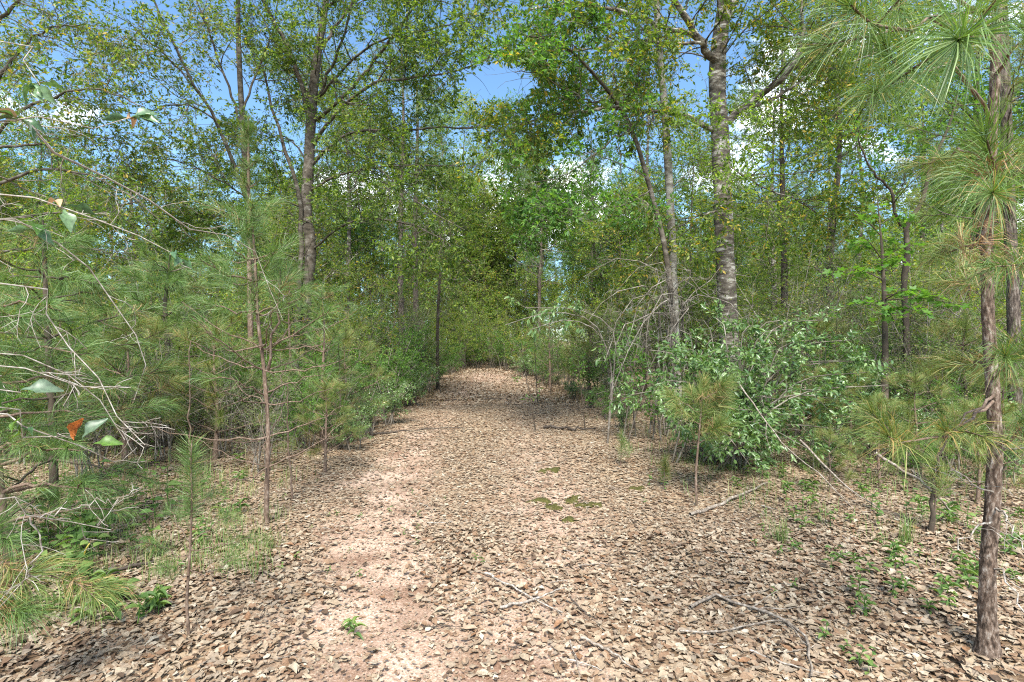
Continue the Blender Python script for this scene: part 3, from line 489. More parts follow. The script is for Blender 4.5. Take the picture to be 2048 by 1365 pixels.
# raised plates: an uneven cell pattern lifts the bark, fissures run between
ns = 900; seeds = np.stack([r_.uniform(0, NR, ns), r_.uniform(0, k, ns)], 1); lift = r_.uniform(.3, 1, ns); dx = np.abs(an[None, :, None] - seeds[None, None, :, 1]); dx = np.minimum(dx, k - dx); dm = np.hypot(dx * 1.5, (np.arange(NR)[:, None, None] - seeds[None, None, :, 0]) * 1.0) + r_.normal(0, .25, (NR, k, 1)); si = np.argpartition(dm, 1, -1)[..., :2]; dd = np.take_along_axis(dm, si, -1); od = np.argsort(dd, -1); dd = np.take_along_axis(dd, od, -1); c0 = np.take_along_axis(si, od, -1)[..., 0]
pl = np.clip((dd[..., 1] - dd[..., 0]) * .55, 0, 1) * lift[c0]; fade = np.interp(tt, [0, .35, .6], [1, .75, .5])[:, None]
t_ = nrm(np.gradient(pp, axis=0)); u_ = nrm(np.cross(t_, np.broadcast_to([[1., .1, 0]], t_.shape))); v_ = np.cross(t_, u_); a_ = an * 2 * np.pi / k
RR = rr[:, None] * (.93 + .16 * pl * fade + r_.normal(0, .012, (NR, k))); V = pp[:, None] + RR[..., None] * (np.cos(a_)[:, None] * u_[:, None] + np.sin(a_)[:, None] * v_[:, None])
i_ = np.arange(NR - 1)[:, None] * k; j_ = an[None]; jn = (j_ + 1) % k; tb.add(V, Q=np.stack([i_ + j_, i_ + jn, i_ + k + jn, i_ + k + j_], -1).reshape(-1, 4)); to = tb.build('trunk', M['pine_bark'], pg, base); pa = to.data.attributes.new('plate', 'FLOAT', 'POINT'); pa.data.foreach_set('value', np.clip(pl * 1.5 + .15, 0, 1).astype(np.float32).ravel()); plated(M['pine_bark'])
GB = [  # (points, radius, tuft kind, tufts)
    ([P(1986, 60, D), P(1900, 40, 2.2), P(1800, 50, 1.8), P(1700, 10, 1.5)], .010, 'hero', (1, .85, .7, .5)),
    ([P(1984, 250, D), P(1900, 130, 2.2), P(1840, 150, 1.9), P(1750, 185, 1.55)], .010, 'hero', (1, .9, .75)),
    ([P(1985, 120, D), P(1960, 60, 1.9), P(1940, 70, 1.3), P(1915, 80, 1.05)], .009, 'hero', (1, .8)),
    ([P(1988, 30, D), P(1880, -20, 2.3), P(1790, -60, 2.0), P(1660, -40, 1.8)], .010, 'hero', (1, .85, .65)),
    ([P(1976, 430, D), P(2020, 360, 2.2), P(2060, 330, 1.8), P(2080, 300, 1.5)], .010, 'hero', (1, .8, .6)),
    ([P(1978, 350, D), P(1975, 400, 2.0), P(1990, 400, 1.6), P(1985, 385, 1.4)], .008, 'hero', (1, .8)),
    ([P(1976, 520, D), P(2010, 530, 2.3), P(2060, 520, 2.0), P(2100, 480, 1.7)], .009, 'hero', (1, .8, .5)),
    ([P(1980, 330, D), P(1930, 300, 2.7), P(1880, 320, 2.9), P(1830, 330, 3.0)], .008, 'olive', (1, .7)),
    ([P(1975, 470, D), P(1940, 490, 2.7), P(1900, 500, 2.9), P(1860, 520, 3.0)], .008, 'olive', (1, .8, .5)),
    ([P(1976, 560, D), P(1960, 540, 2.8), P(1930, 560, 3.1), P(1880, 560, 3.3)], .007, 'olive', (1, .7)),
    ([P(1984, 715, D), P(2030, 690, 2.3), P(2070, 700, 2.0), P(2100, 690, 1.9)], .009, 'hero', (1, .7)),
    ([P(1986, 760, D), P(2010, 730, 2.2), P(2020, 720, 2.0), P(2010, 710, 1.85)], .007, 'hero', (1, .7)),
    ([P(1988, 800, D), P(1930, 850, 2.2), P(1850, 880, 2.0), P(1775, 872, 1.85)], .009, 'olive', (1, .88)),
    ([P(1988, 790, D), P(1950, 820, 2.3), P(1920, 850, 2.15), P(1888, 862, 2.0)], .008, 'olive', (1, .85)),
    ([P(1986, 740, D), P(1960, 730, 2.6), P(1930, 730, 2.7), P(1900, 730, 2.75)], .007, 'olive', (1, .7)),
    ([P(1990, 900, D), P(2030, 860, 2.4), P(2070, 850, 2.2), P(2110, 850, 2.1)], .008, 'hero', (1, .7)),
    ([P(1990, 150, D), P(2040, 90, 2.3), P(2080, 60, 2.1), P(2120, 20, 2.0)], .009, 'hero', (1, .8, .6)),
    ([P(1996, -40, D), P(1960, -60, 2.2), P(1930, -50, 1.8), P(1900, -60, 1.6)], .009, 'hero', (1, .8)),
    ([P(2000, -200, D), P(1900, -260, 2.3), P(1800, -300, 2.2)], .009, 'hero', (1, .8, .6)), ([P(2000, -300, D), P(2100, -360, 2.6), P(2200, -400, 2.8)], .009, 'hero', (1, .8, .6)), ([P(2000, -420, D), P(1960, -500, 2.9), P(1900, -560, 3.2)], .008, 'hero', (1, .8, .6))]
for pts, r0, kd, tf in GB: add_branch(pg, base, pts, r0, kd, tf, 'red_stem', R_, brown=.18, scale=1.0)
for t in (440, 475, 510): link('needle_tuft', TN['brown'][t % 3], pg, M=frame((.2, -.6, .3), P(1974, t, D - .05) - base, 1.0))
for v0, du, dv in ((905, 110, -40), (1010, 60, 90), (1040, -70, 60), (985, -90, -60), (1130, 80, 150)):   # dead bare twigs low on the trunk
    add_branch(pg, base, [P(1986, v0, D), P(1986 + du * .5, v0 + dv * .3, D - .15), P(1986 + du, v0 + dv, D - .3)], .005, 'hero', (), 'lichen_twig', R_, twigs=4)
# the dark pine just behind it
young_pine('dark_pine', 'dark plated pine trunk half hidden behind the reddish bark pine', 'tree', [gp(2034, 6.6), P(2026, 600, 6.6), P(2014, 300, 6.6), P(2004, 0, 6.6), P(2000, -300, 6.6)], [.075, .068, .06, .055, .035], 'olive', 12, 4, 1.1, 'pine_bark_dark', 41, zmin=2.6, tufts=(1, .8, .6), leader=False, sides=14, br=.012)
# I: the thin red stemmed pine beside the trail
D = 4.45
pI = young_pine('young_pine', 'thin red stemmed young pine with bare lower twigs beside the trail', 'tree', [gp(533, D), P(534, 960, D), P(536, 850, D), P(527, 730, D), P(516, 640, D), P(512, 560, D), P(508, 490, D), P(498, 400, D)], [.021, .019, .018, .017, .014, .012, .010, .006], 'mid', 9, 4, .6, 'red_stem', 43, el=(-5, 30), tufts=(1, .75), brown=.05, barepart=.62, barelen=.75, scale=.95, br=.009)
# a second stem of it, forking off
rI = np.random.default_rng(3); bI = np.array(pI.location)
add_branch(pI, bI, [P(536, 740, D), P(545, 680, D - .05), P(556, 610, D - .1), P(560, 540, D - .1)], .014, 'mid', (1, .8, .7), 'red_stem', rI)
for pts in ([P(536, 700, D), P(600, 660, D - .2), P(660, 620, D - .4)], [P(530, 690, D), P(460, 700, D - .2), P(400, 640, D - .3)], [P(528, 790, D), P(470, 760, D - .3), P(400, 755, D - .4)], [P(536, 785, D), P(600, 760, D - .2), P(660, 745, D - .3)]): add_branch(pI, bI, pts, .008, 'mid', (1,), 'red_stem', rI, twigs=3)
# J: the bottle brush seedling in the near left
D = 2.68
rJ = np.random.default_rng(8); bJ = gp(378, D); bJ[2] -= .01; pJ = thing('pine_seedling', bJ, 'slender pine seedling with bottlebrush needles on a thin bare stem', 'seedling')
jp = crom([bJ, P(374, 1200, D), P(380, 1100, D), P(384, 1000, D), P(382, 930, D), P(384, 880, D)], 22); b_ = MB(); tubes(b_, jp, np.linspace(.0085, .004, 22), 8, .06, rJ); b_.build('trunk', M['red_stem'], pJ, bJ)
for v0 in (884, 905, 930, 955, 985, 1010): link('needle_tuft', TN['brush'][v0 % 3], pJ, M=frame((.02, 0, 1), P(383, v0, D) - bJ, .85 if v0 < 960 else .62, v0 * .7))
for pts in ([P(383, 1085, D), P(430, 1050, D - .05), P(478, 1040, D - .1)], [P(383, 1100, D), P(440, 1090, D), P(500, 1075, D)], [P(381, 1120, D), P(330, 1100, D), P(290, 1085, D - .1)], [P(382, 1090, D), P(360, 1060, D + .2), P(335, 1020, D + .35)], [P(380, 1140, D), P(420, 1150, D - .1), P(470, 1120, D - .2)], [P(384, 1030, D), P(410, 1000, D + .1), P(450, 985, D + .2)], [P(380, 1150, D), P(340, 1150, D - .1), P(320, 1130, D - .1)]):
    add_branch(pJ, bJ, pts, .0032, 'brush', (1, .7), 'red_stem', rJ, scale=.5, brown=0)
# K: drooping pines filling the left side
young_pine('drooping_pine', 'bushy young pine with long drooping dark green needles behind the bare oak twigs', 'tree', [gp(108, 4.6), P(104, 800, 4.6), P(95, 660, 4.6), P(90, 540, 4.6), P(85, 440, 4.6)], [.035, .032, .028, .02, .01], 'midblue', 8, 4, .95, 'dark_bark', 45, el=(-5, 25), tufts=(1, .82, .6), brown=.15, droop=.18, zmin=.35, scale=1.1)
young_pine('drooping_pine', 'second drooping young pine, leaning by the slim grey tree with lighter needles', 'tree', [gp(330, 7.2), P(335, 700, 7.2), P(330, 620, 7.2), P(335, 560, 7.2), P(340, 510, 7.2)], [.045, .04, .034, .026, .01], 'mid', 7, 4, 1.0, 'dark_bark', 46, el=(0, 30), tufts=(1, .82, .6), droop=.12, zmin=.4, scale=1.15)
young_pine('drooping_pine', 'low drooping pine with grassy needles beneath the pale bare oak twigs', 'tree', [gp(20, 3.4), P(0, 950, 3.4), P(-10, 850, 3.4), P(-20, 700, 3.4), P(-30, 560, 3.4)], [.022, .02, .017, .013, .006], 'mid', 9, 4, .75, 'red_stem', 47, el=(-10, 20), tufts=(1, .8, .6), droop=.25, zmin=.25)
young_pine('lone_pine', 'pine with a bluish clump of needles high against the slim grey trunk', 'tree', [gp(505, 8.6), P(500, 600, 8.6), P(498, 450, 8.6), P(497, 340, 8.6), P(497, 235, 8.6)], [.05, .045, .04, .03, .012], 'midblue', 10, 4, .42, 'red_stem', 48, el=(20, 55), tufts=(1, .6), zmin=2.9, scale=1.1)
# L: needle sprays at the lower left, from a small pine beside the frame
D = 2.25
rL = np.random.default_rng(12); bL = G(-2.55, 2.1); bL[2] -= .01; pL = thing('low_pine', bL, 'low pine seedling bending its long green and tan needles over the leaves', 'seedling')
b_ = MB(); tubes(b_, crom([bL, bL + np.array([.05, .02, .3]), bL + np.array([.02, .05, .75])], 10), np.linspace(.012, .005, 10), 7, .05, rL); b_.build('trunk', M['red_stem'], pL, bL)
for pts, kd in (([bL + np.array([.04, .02, .28]), P(20, 1165, 2.2), P(70, 1172, 2.2)], 'olive'), ([bL + np.array([.04, .02, .3]), P(60, 1150, 2.3), P(190, 1195, 2.25)], 'olive'), ([bL + np.array([.04, .02, .2]), P(0, 1230, 2.2), P(40, 1225, 2.15)], 'hero'), ([bL + np.array([.03, .02, .5]), P(-40, 1090, 2.2), P(15, 1080, 2.2)], 'hero'), ([bL + np.array([.03, .05, .75]), P(-80, 950, 2.3), P(-50, 935, 2.3)], 'hero')): add_branch(pL, bL, pts, .006, kd, (1, .8), 'red_stem', rL, brown=.5, scale=.95)
# Q, R and other small pines by the trail
D = 5.05
rQ = np.random.default_rng(15); bQ = gp(1393, D); bQ[2] -= .01; pQ = thing('bushy_pine_seedling', bQ, 'bushy olive pine seedling in front of the glossy leaved shrub', 'seedling')
b_ = MB(); tubes(b_, crom([bQ, P(1392, 950, D), P(1398, 870, D), P(1405, 790, D)], 14), np.linspace(.014, .006, 14), 7, .06, rQ); b_.build('trunk', M['red_stem'], pQ, bQ)
for q in range(13):
    a = rQ.uniform(0, 6.28); v0 = rQ.uniform(800, 900); p = P(1399, v0, D); e = p + np.array([math.cos(a) * rQ.uniform(.12, .34), math.sin(a) * rQ.uniform(.12, .34), rQ.uniform(.0, .22)]); add_branch(pQ, bQ, [p, (p + e) / 2 + np.array([0, 0, -.02]), e], .006, 'olive', (1, .75), 'red_stem', rQ, brown=.15, scale=1.0)
for v0 in (790, 810): link('needle_tuft', TN['olive'][v0 % 4], pQ, M=frame((0, 0, 1), P(1405, v0, D) - bQ, 1.0))
for nm, lb, u, d, h, kd in (('tiny_pine_seedling', 'tiny knee high pine seedling on the leaf litter beside the bare twig thicket', 1241, 6.4, .42, 'mid'), ('tiny_pine_seedling', 'tiny pine seedling on a short dark stem under the arching shrub', 1395 - 68, 5.6, .3, 'olive'), ('tiny_pine_seedling', 'tiny pine seedling beside a leaning dead stem near the reddish bark pine', 1868, 4.0, .55, 'olive')):
    b0 = gp(u, d); b0[2] -= .01; o = thing(nm, b0, lb, 'seedling'); b_ = MB(); tubes(b_, crom([b0, b0 + np.array([.01, 0, h * .5]), b0 + np.array([.02, .01, h])], 8), np.linspace(.008, .004, 8), 6, .05); b_.build('trunk', M['red_stem'], o, b0)
    for q in range(4): link('needle_tuft', TN[kd][q], o, M=frame((R_.normal(0, .5), R_.normal(0, .5), 1), np.array([.02, .01, h - .04 * q]), .72 if h < .5 else .9))
# mid distance young pines as copies of two grown ones
def pine_proto(seed, h, kind, blen, whorls, per): return young_pine('young_pine', 'x', 'tree', [np.array([0, 0, 0.]), np.array([.03, .02, h * .35]), np.array([-.02, .03, h * .7]), np.array([.02, 0, h])], [.016 * h / 1.2 + .01, .012 * h / 1.2 + .008, .016, .008], kind, whorls, per, blen, 'red_stem', seed, tufts=(1, .7), droop=.08, scale=1.15, zmin=.3)
protos = [pine_proto(61, 3.2, 'mid', 1.0, 8, 4), pine_proto(62, 2.2, 'olive', .8, 6, 4), pine_proto(63, 4.2, 'midblue', 1.2, 9, 4)]
LBL = [('bushy green young pine growing in the shrubs off the trail', 'green young pines in the understory'), ('short yellowish young pine growing in the shrubs off the trail', 'short yellowish pines in the understory'), ('tall bluish young pine growing in the shrubs off the trail', 'tall bluish pines in the understory')]
used = [False] * 3
for u, d, k, s in ((120, 6.8, 0, .8), (250, 5.8, 1, .8), (430, 6.6, 1, .8), (645, 7.6, 0, .7), (690, 9.0, 1, .9), (420, 9.5, 0, .9), (580, 9.6, 2, .75), (300, 10.5, 2, .8), (90, 10, 0, 1.0), (1100, 17, 0, .9), (1180, 14.5, 1, 1.1), (1640, 9.2, 1, .9), (1700, 11.5, 0, .8), (1930, 7.4, 1, .8), (1985, 9, 0, .9), (1290, 15, 2, .8), (1075, 24, 1, 1), (790, 19, 2, .8), (650, 6.3, 1, .55), (1830, 6.0, 1, .5), (1955, 4.8, 1, .42), (1700, 6.8, 1, .5), (1610, 7.2, 1, .55), (1760, 5.4, 1, .4), (2010, 5.6, 1, .6), (1660, 5.2, 1, .3)):
    o = copy_tree(protos[k]) if used[k] else protos[k]; used[k] = True; o.location = tuple(gp(u, d)); o.rotation_euler = (0, 0, float(R_.uniform(0, 6.28))); ss = s * float(R_.uniform(.92, 1.08)); o.scale = (ss, ss, ss); tag(o, LBL[k][0], 'tree', LBL[k][1])
# ------------------------------------------------------------------ the bare twigged oak reaching in from the left
bO = G(-2.75, 1.0); bO[2] -= .02; oak = thing('lichen_oak', bO, 'oak reaching bare lichen pale twigs with a few lobed leaves over the trail side', 'tree'); rO = np.random.default_rng(4)
ot = crom([bO, bO + np.array([.05, .05, 1.0]), bO + np.array([0, .1, 2.2]), bO + np.array([-.1, .1, 3.6]), bO + np.array([0, .2, 5.2])], 24); trunk_mesh(ot, np.linspace(.075, .02, 24), 12, .05, 4).build('trunk', M['grey_bark'], oak, bO)
def tk(z): return ot[np.argmin(np.abs(ot[:, 2] - z))]
leaf_me = {}
for nm, tm, m, asp in (('oak', TRILOB, 'near_blue', .5), ('oak2', OBOV, 'near_blue', .42), ('lob', LOBED, 'near_green', .62), ('fresh', TRILOB, 'near_green', .5), ('orange', OBOV, 'orange_leaf', .55), ('brown', LANCE, 'brown_leaf', .4), ('pale', TRILOB, 'glare_leaf', .5), ('lance', LANCE, 'glossy_leaf', .42)):
    vv = tm[0] * np.array([1, asp, 1]); vv[:, 2] = vv[:, 2] * 1.3 - .35 * (vv[:, 0] ** 2) + .35 * vv[:, 1] * (vv[:, 0] - .4) + .03 * np.sin(14 * vv[:, 0] + 9 * vv[:, 1]); b_ = MB(); b_.add(vv, T=tm[1], Q=tm[2]); leaf_me[nm] = b_.mesh('leaf', M[m])
def leaf_at(parent, base, kind, p, d, s, roll=0.): return link('leaf', leaf_me[kind], parent, M=frame(d, np.asarray(p) - base, s, roll))
def oak_branch(pts, r0, clusters, twigs=7, tl=.22, m='lichen_twig', r=rO):
    bp_ = crom(pts, 16); bp_[1:-1] += r.normal(0, .006, (14, 3)); rad = np.linspace(r0 * .72, .0013, 16); b_ = MB(); tubes(b_, bp_, rad, 6, .14, r)
    if twigs:
        d2, e2 = spawn(bp_[None], rad[None], twigs, .35, 1, 50, tl, 7, .2, -.05, .012, .8, 0, .7, r); tubes(b_, d2, np.maximum(e2, .0011), 4); d3, e3 = spawn(d2, e2, 3, .2, 1, 50, tl * .4, 5, .2, -.03, .01, .8, 0, .8, r); tubes(b_, d3, np.maximum(e3, .0009), 3)
    bo = b_.build('branch', M[m], oak, bO)
    for (t, n, s, kinds) in clusters:
        f = t * 15; i = min(int(f), 14); p = bp_[i] * (1 - f + i) + bp_[i + 1] * (f - i)
        for q in range(n):
            d = r.standard_normal(3); d[2] = d[2] * .5 - .05; d = nrm(d + nrm(bp_[i + 1] - bp_[i]) * .6); leaf_at(bo, bO, kinds[q % len(kinds)], p + r.normal(0, .006, 3), d, s * r.uniform(.5, .9), r.uniform(-1.2, 1.2))
    return bo
d_ = 1.45
oak_branch([tk(2.0), P(-40, 375, 1.5), P(60, 400, 1.5), P(150, 424, 1.55), P(230, 450, 1.6), P(300, 487, 1.65), P(355, 512, 1.7)], .007, [(.82, 5, .085, ['oak', 'oak', 'oak2', 'oak', 'brown']), (1, 5, .06, ['oak', 'fresh', 'oak2'])], 7)
oak_branch([tk(2.2), P(-60, 210, 1.6), P(60, 290, 1.7), P(180, 335, 1.9), P(300, 400, 2.1), P(400, 465, 2.3), P(490, 480, 2.5), P(520, 520, 2.55), P(545, 590, 2.6), P(566, 640, 2.6)], .010, [(.2, 3, .08, ['oak'])], 9, .3)
oak_branch([tk(1.9), P(40, 440, 1.7), P(110, 480, 1.8), P(165, 520, 1.9), P(215, 590, 1.95), P(262, 650, 2.0), P(297, 714, 2.0), P(285, 760, 2.0), P(268, 800, 2.0)], .007, [(.62, 4, .09, ['oak', 'lob', 'oak']), (.5, 3, .08, ['lob', 'lob'])], 8, .25)
oak_branch([tk(1.7), P(-20, 560, 1.5), P(70, 600, 1.6), P(100, 655, 1.6), P(150, 710, 1.6), P(205, 770, 1.6), P(240, 830, 1.6), P(255, 860, 1.6), P(290, 890, 1.6)], .006, [(.36, 6, .055, ['lance', 'lance', 'lance']), (.42, 3, .05, ['lance'])], 11, .26)
oak_branch([tk(1.45), P(-60, 700, 1.3), P(40, 715, 1.35), P(110, 745, 1.4), P(170, 770, 1.45), P(250, 880, 1.5)], .005, [], 8, .2)
oak_branch([tk(1.4), P(-60, 725, 1.25), P(50, 740, 1.3), P(120, 762, 1.35), P(200, 770, 1.4), P(262, 775, 1.45)], .005, [(.3, 3, .07, ['oak', 'fresh', 'pale']), (.4, 2, .085, ['pale', 'oak'])], 7, .18)
oak_branch([tk(1.3), P(-80, 820, 1.2), P(20, 845, 1.2), P(80, 870, 1.25), P(140, 890, 1.3), P(200, 905, 1.35), P(230, 925, 1.4)], .005, [(.72, 6, .06, ['fresh', 'fresh', 'lob', 'pale']), (.85, 4, .05, ['fresh', 'oak', 'pale'])], 7, .15)
lo_ = oak_branch([tk(1.32), P(-80, 800, 1.15), P(0, 850, 1.25), P(60, 875, 1.3), P(110, 880, 1.3), P(150, 872, 1.32)], .004, [(.6, 3, .06, ['fresh', 'oak'])], 5, .12)
leaf_at(lo_, bO, 'orange', P(148, 880, 1.3), (.08, 0, 1), .06, 1.2); leaf_at(lo_, bO, 'orange', P(152, 872, 1.3), (-.1, .05, .9), .04, 1.7); leaf_at(lo_, bO, 'pale', P(165, 880, 1.3), (.5, 0, .8), .065, 1.3); leaf_at(lo_, bO, 'fresh', P(185, 890, 1.3), (1, 0, .3), .06, .8)
lw = oak_branch([tk(1.15), P(-60, 770, 1.1), P(20, 790, 1.15), P(42, 785, 1.15)], .003, [(.95, 3, .075, ['fresh', 'oak', 'pale'])], 3, .1); leaf_at(lw, bO, 'pale', P(40, 782, 1.15), (1, .1, .25), .07, .9)
oak_branch([tk(.95), P(-80, 1010, 1.4), P(10, 1022, 1.45), P(80, 1036, 1.5), P(150, 1042, 1.55), P(222, 1060, 1.6)], .0055, [], 9, .3)
oak_branch([P(60, 1034, 1.48), P(76, 1060, 1.5), P(74, 1100, 1.5), P(60, 1150, 1.52), P(10, 1185, 1.55)], .003, [], 3, .12)
oak_branch([P(80, 1036, 1.5), P(140, 1015, 1.55), P(200, 1005, 1.6), P(262, 990, 1.65)], .003, [], 3, .1)
oak_branch([tk(2.5), P(-40, 80, 1.5), P(20, 100, 1.5), P(60, 130, 1.5), P(80, 170, 1.5)], .006, [(.6, 5, .09, ['oak', 'oak2']), (.8, 6, .09, ['oak', 'oak2']), (1, 7, .085, ['oak', 'oak2', 'oak'])], 5, .2)
oak_branch([tk(2.3), P(-40, 240, 1.45), P(20, 235, 1.5), P(90, 240, 1.5), P(200, 250, 1.55), P(260, 235, 1.6)], .006, [(.45, 9, .09, ['oak', 'oak2', 'oak']), (.8, 5, .085, ['oak', 'oak2', 'oak', 'oak2', 'brown']), (1, 9, .085, ['oak', 'oak', 'oak2', 'oak', 'brown'])], 7, .25)
oak_branch([tk(2.9), P(-80, -40, 1.6), P(0, -80, 1.7), P(60, -120, 1.7)], .006, [(.8, 5, .09, ['oak'])], 5, .2)
for z in (3.2, 3.7, 4.2, 4.7): p = tk(z); a = z * 5; oak_branch([p, p + np.array([math.cos(a) * .5, math.sin(a) * .5, .3]), p + np.array([math.cos(a) * 1.1, math.sin(a) * 1.1, .4])], .01, [(.7, 6, .09, ['oak', 'oak2']), (1, 6, .09, ['oak'])], 8, .35)

# ------------------------------------------------------------------ shrubs
def shrub(name, label, base, stems, leafm, tm, leaf, asp, nl, c=(6, 5), ln=(.7, .35), seed=1, group=None, bark='twig', parts=0, r0=.014, kindleaf=None, droop=.15):
    r = np.random.default_rng(seed); root = thing(name, base, label, 'shrub', group); car = np.array([crom(s, 12) for s in stems]); rad = np.broadcast_to(np.linspace(r0, .004, 12), (len(car), 12)).copy()
    tw = MB(); lf = MB()
    for q in range(len(car)):
        b_ = MB(); tubes(b_, car[q] + 0, rad[q], 6, .06, r); b_.build('stem', M[bark], root, base)
    p2, e2 = spawn(car, rad, c[0], .2, 1, 50, ln[0], 7, .16, -.02, .008, .7, .05, .7, r); tubes(tw, p2, e2, 4); p3, e3 = spawn(p2, e2, c[1], .2, 1, 50, ln[1], 5, .16, -.03, .008, .7, 0, .8, r); tubes(tw, p3, np.maximum(e3, .0014), 3)
    foliate(lf, p3, nl, leaf, asp, tm=tm, droop=droop, r=r); foliate(lf, p2[:, 3:], 3, leaf, asp, tm=tm, droop=droop, r=r)
    tag(tw.build('branchwork', M[bark], root, base), kind='stuff'); tag(lf.build('foliage', M[leafm], root, base, smooth=False), kind='stuff')
    if parts:
        mes = kindleaf; ii = r.integers(0, len(p3), parts)
        for q in ii:
            j = int(r.integers(2, 5)); p = p3[q, j]
            if p[1] > base[1] + .4: continue
            d = nrm(p3[q, j] - p3[q, j - 1]) * .5 + nrm(r.standard_normal(3)) * .8 + np.array([0, -.2, -.1]); link('leaf', mes[int(r.integers(len(mes)))], root, M=frame(d, p - base, leaf * r.uniform(.8, 1.25), r.uniform(-.7, .7)))
    return root
b_ = MB(); b_.add(OBOV[0] * np.array([1, .42, 1]), Q=OBOV[2]); lm1 = b_.mesh('leaf', M['glossy_leaf']); b_ = MB(); b_.add(LANCE[0] * np.array([1, .46, 1]), Q=LANCE[2]); lm2 = b_.mesh('leaf', M['glossy_leaf']); b_ = MB(); b_.add(OBOV[0] * np.array([1, .46, 1]), Q=OBOV[2]); lm3 = b_.mesh('leaf', M['blue_leaf'])
rs = np.random.default_rng(19); D = 6.6; bS = gp(1440, D); st = []
for u, v, d in ((1300, 700, 6.3), (1360, 660, 6.6), (1430, 635, 6.8), (1500, 650, 6.6), (1560, 660, 6.4), (1620, 680, 6.2), (1750, 720, 5.9), (1700, 680, 6.2), (1650, 640, 6.6), (1775, 770, 5.8), (1450, 900, 5.3), (1500, 930, 5.2), (1620, 900, 5.3), (1560, 800, 5.6), (1360, 830, 5.6), (1430, 800, 5.6), (1690, 860, 5.6), (1470, 670, 7.2), (1590, 640, 7.0), (1390, 640, 7.2), (1690, 720, 6.0), (1735, 745, 6.0), (1330, 760, 6.0), (1400, 720, 6.1), (1480, 720, 6.0), (1560, 740, 5.9), (1640, 780, 5.8), (1600, 830, 5.7), (1500, 820, 5.7), (1260, 790, 6.4), (1420, 700, 7.0), (1540, 700, 7.0), (1690, 800, 5.9), (1545, 880, 5.6), (1340, 690, 7.0)):
    e = P(u, v, d); s = bS + np.array([rs.normal(0, .25), rs.normal(0, .2), 0]); s[2] = float(gz(s[0], s[1])) - .02; mid = s * .45 + e * .55 + np.array([0, 0, .35 * rs.uniform(.6, 1.3)]); mid[2] = max(mid[2], (e[2] - .1), .25); st.append([s, (s + mid) / 2 + np.array([0, 0, .15]), mid, e])
shrub('glossy_shrub', 'big arching shrub with glossy dark green leaves spilling beside the trail', bS, st, 'glossy_leaf', HEX, .068, .42, 8, (8, 5), (.5, .26), 20, parts=330, kindleaf=[lm1, lm1, lm2, lm3], r0=.013)
bS2 = gp(1290, 8.2); st = []
for u, v, d in ((1250, 640, 8), (1300, 600, 8.3), (1350, 650, 8), (1280, 690, 7.8), (1230, 700, 8), (1330, 720, 7.6)):
    e = P(u, v, d); s = bS2 + np.array([rs.normal(0, .2), rs.normal(0, .2), -.02]); st.append([s, s * .5 + e * .5 + np.array([0, 0, .3]), e])
shrub('leafy_shrub', 'smaller green shrub tucked under the bare grey twig thicket', bS2, st, 'green_leaf', HEX, .075, .42, 5, (6, 4), (.5, .26), 22, r0=.012)
# drooping leaved branch reaching over the trail
D = 8.0; bB = gp(1215, D); rb = np.random.default_rng(25)
shrub('drooping_sapling', 'sapling holding a level spray of drooping dark leaves across the trail', bB, [[bB, P(1225, 760, D), P(1210, 690, D), P(1180, 640, D - .2), P(1100, 625, D - .4), P(1010, 650, D - .6)], [bB, P(1222, 730, D), P(1190, 660, D - .2), P(1130, 640, D - .5), P(1060, 660, D - .7)], [bB, P(1228, 740, D), P(1225, 660, D), P(1160, 620, D - .1), P(1050, 615, D - .2)]],
      'glossy_leaf', HEX, .10, .36, 4, (6, 4), (.45, .25), 26, bark='dead_twig', r0=.014, droop=.9)
# bare grey twig thicket under the white stems
bT = gp(1345, 8.4); rt = np.random.default_rng(28); th = thing('twig_thicket', bT, 'tangle of bare grey dead branches drooping beside the slender white trunk', 'dead shrub'); tm_ = []
for u1, v1, u2, v2, d in ((1400, 600, 1330, 560, 8), (1380, 540, 1300, 600, 7.8), (1330, 560, 1250, 690, 7.6), (1290, 600, 1210, 720, 7.5), (1340, 580, 1290, 720, 7.4), (1400, 590, 1480, 640, 7.6), (1360, 560, 1440, 600, 7.8), (1310, 580, 1180, 640, 7.6), (1330, 540, 1230, 590, 7.9), (1370, 620, 1340, 740, 7.3), (1300, 530, 1170, 560, 8), (1260, 640, 1225, 790, 7.2), (1420, 560, 1500, 560, 8.2), (1340, 600, 1215, 800, 7.0)):
    s = bT + np.array([rt.normal(0, .15), rt.normal(0, .15), -.02]); m1 = P(1345 + rt.normal(0, 15), 650, 8.3); tm_.append(crom([s, m1, P(u1, v1, d), P((u1 + u2) / 2 - 10, (v1 + v2) / 2 - 25, d), P(u2, v2, d)], 14))
tm_ = np.array(tm_); rad = np.broadcast_to(np.linspace(.016, .004, 14), tm_.shape[:2]).copy()
for q in range(len(tm_)): b_ = MB(); tubes(b_, tm_[q] + np.r_[np.zeros((1, 3)), rt.normal(0, .03, (13, 3))], rad[q], 5, .12, rt); b_.build('branch', M['dead_twig'], th, bT)
b_ = MB(); p2, e2 = spawn(tm_, rad, 6, .4, 1, 55, .7, 8, .28, -.06, .006, .8, 0, .7, rt); tubes(b_, p2, np.maximum(e2, .0022), 4); p3, e3 = spawn(p2, e2, 5, .1, 1, 50, .35, 6, .3, -.05, .006, .8, 0, .8, rt); tubes(b_, p3, np.maximum(e3, .0018), 3); tag(b_.build('branchwork', M['dead_twig'], th, bT), kind='stuff')
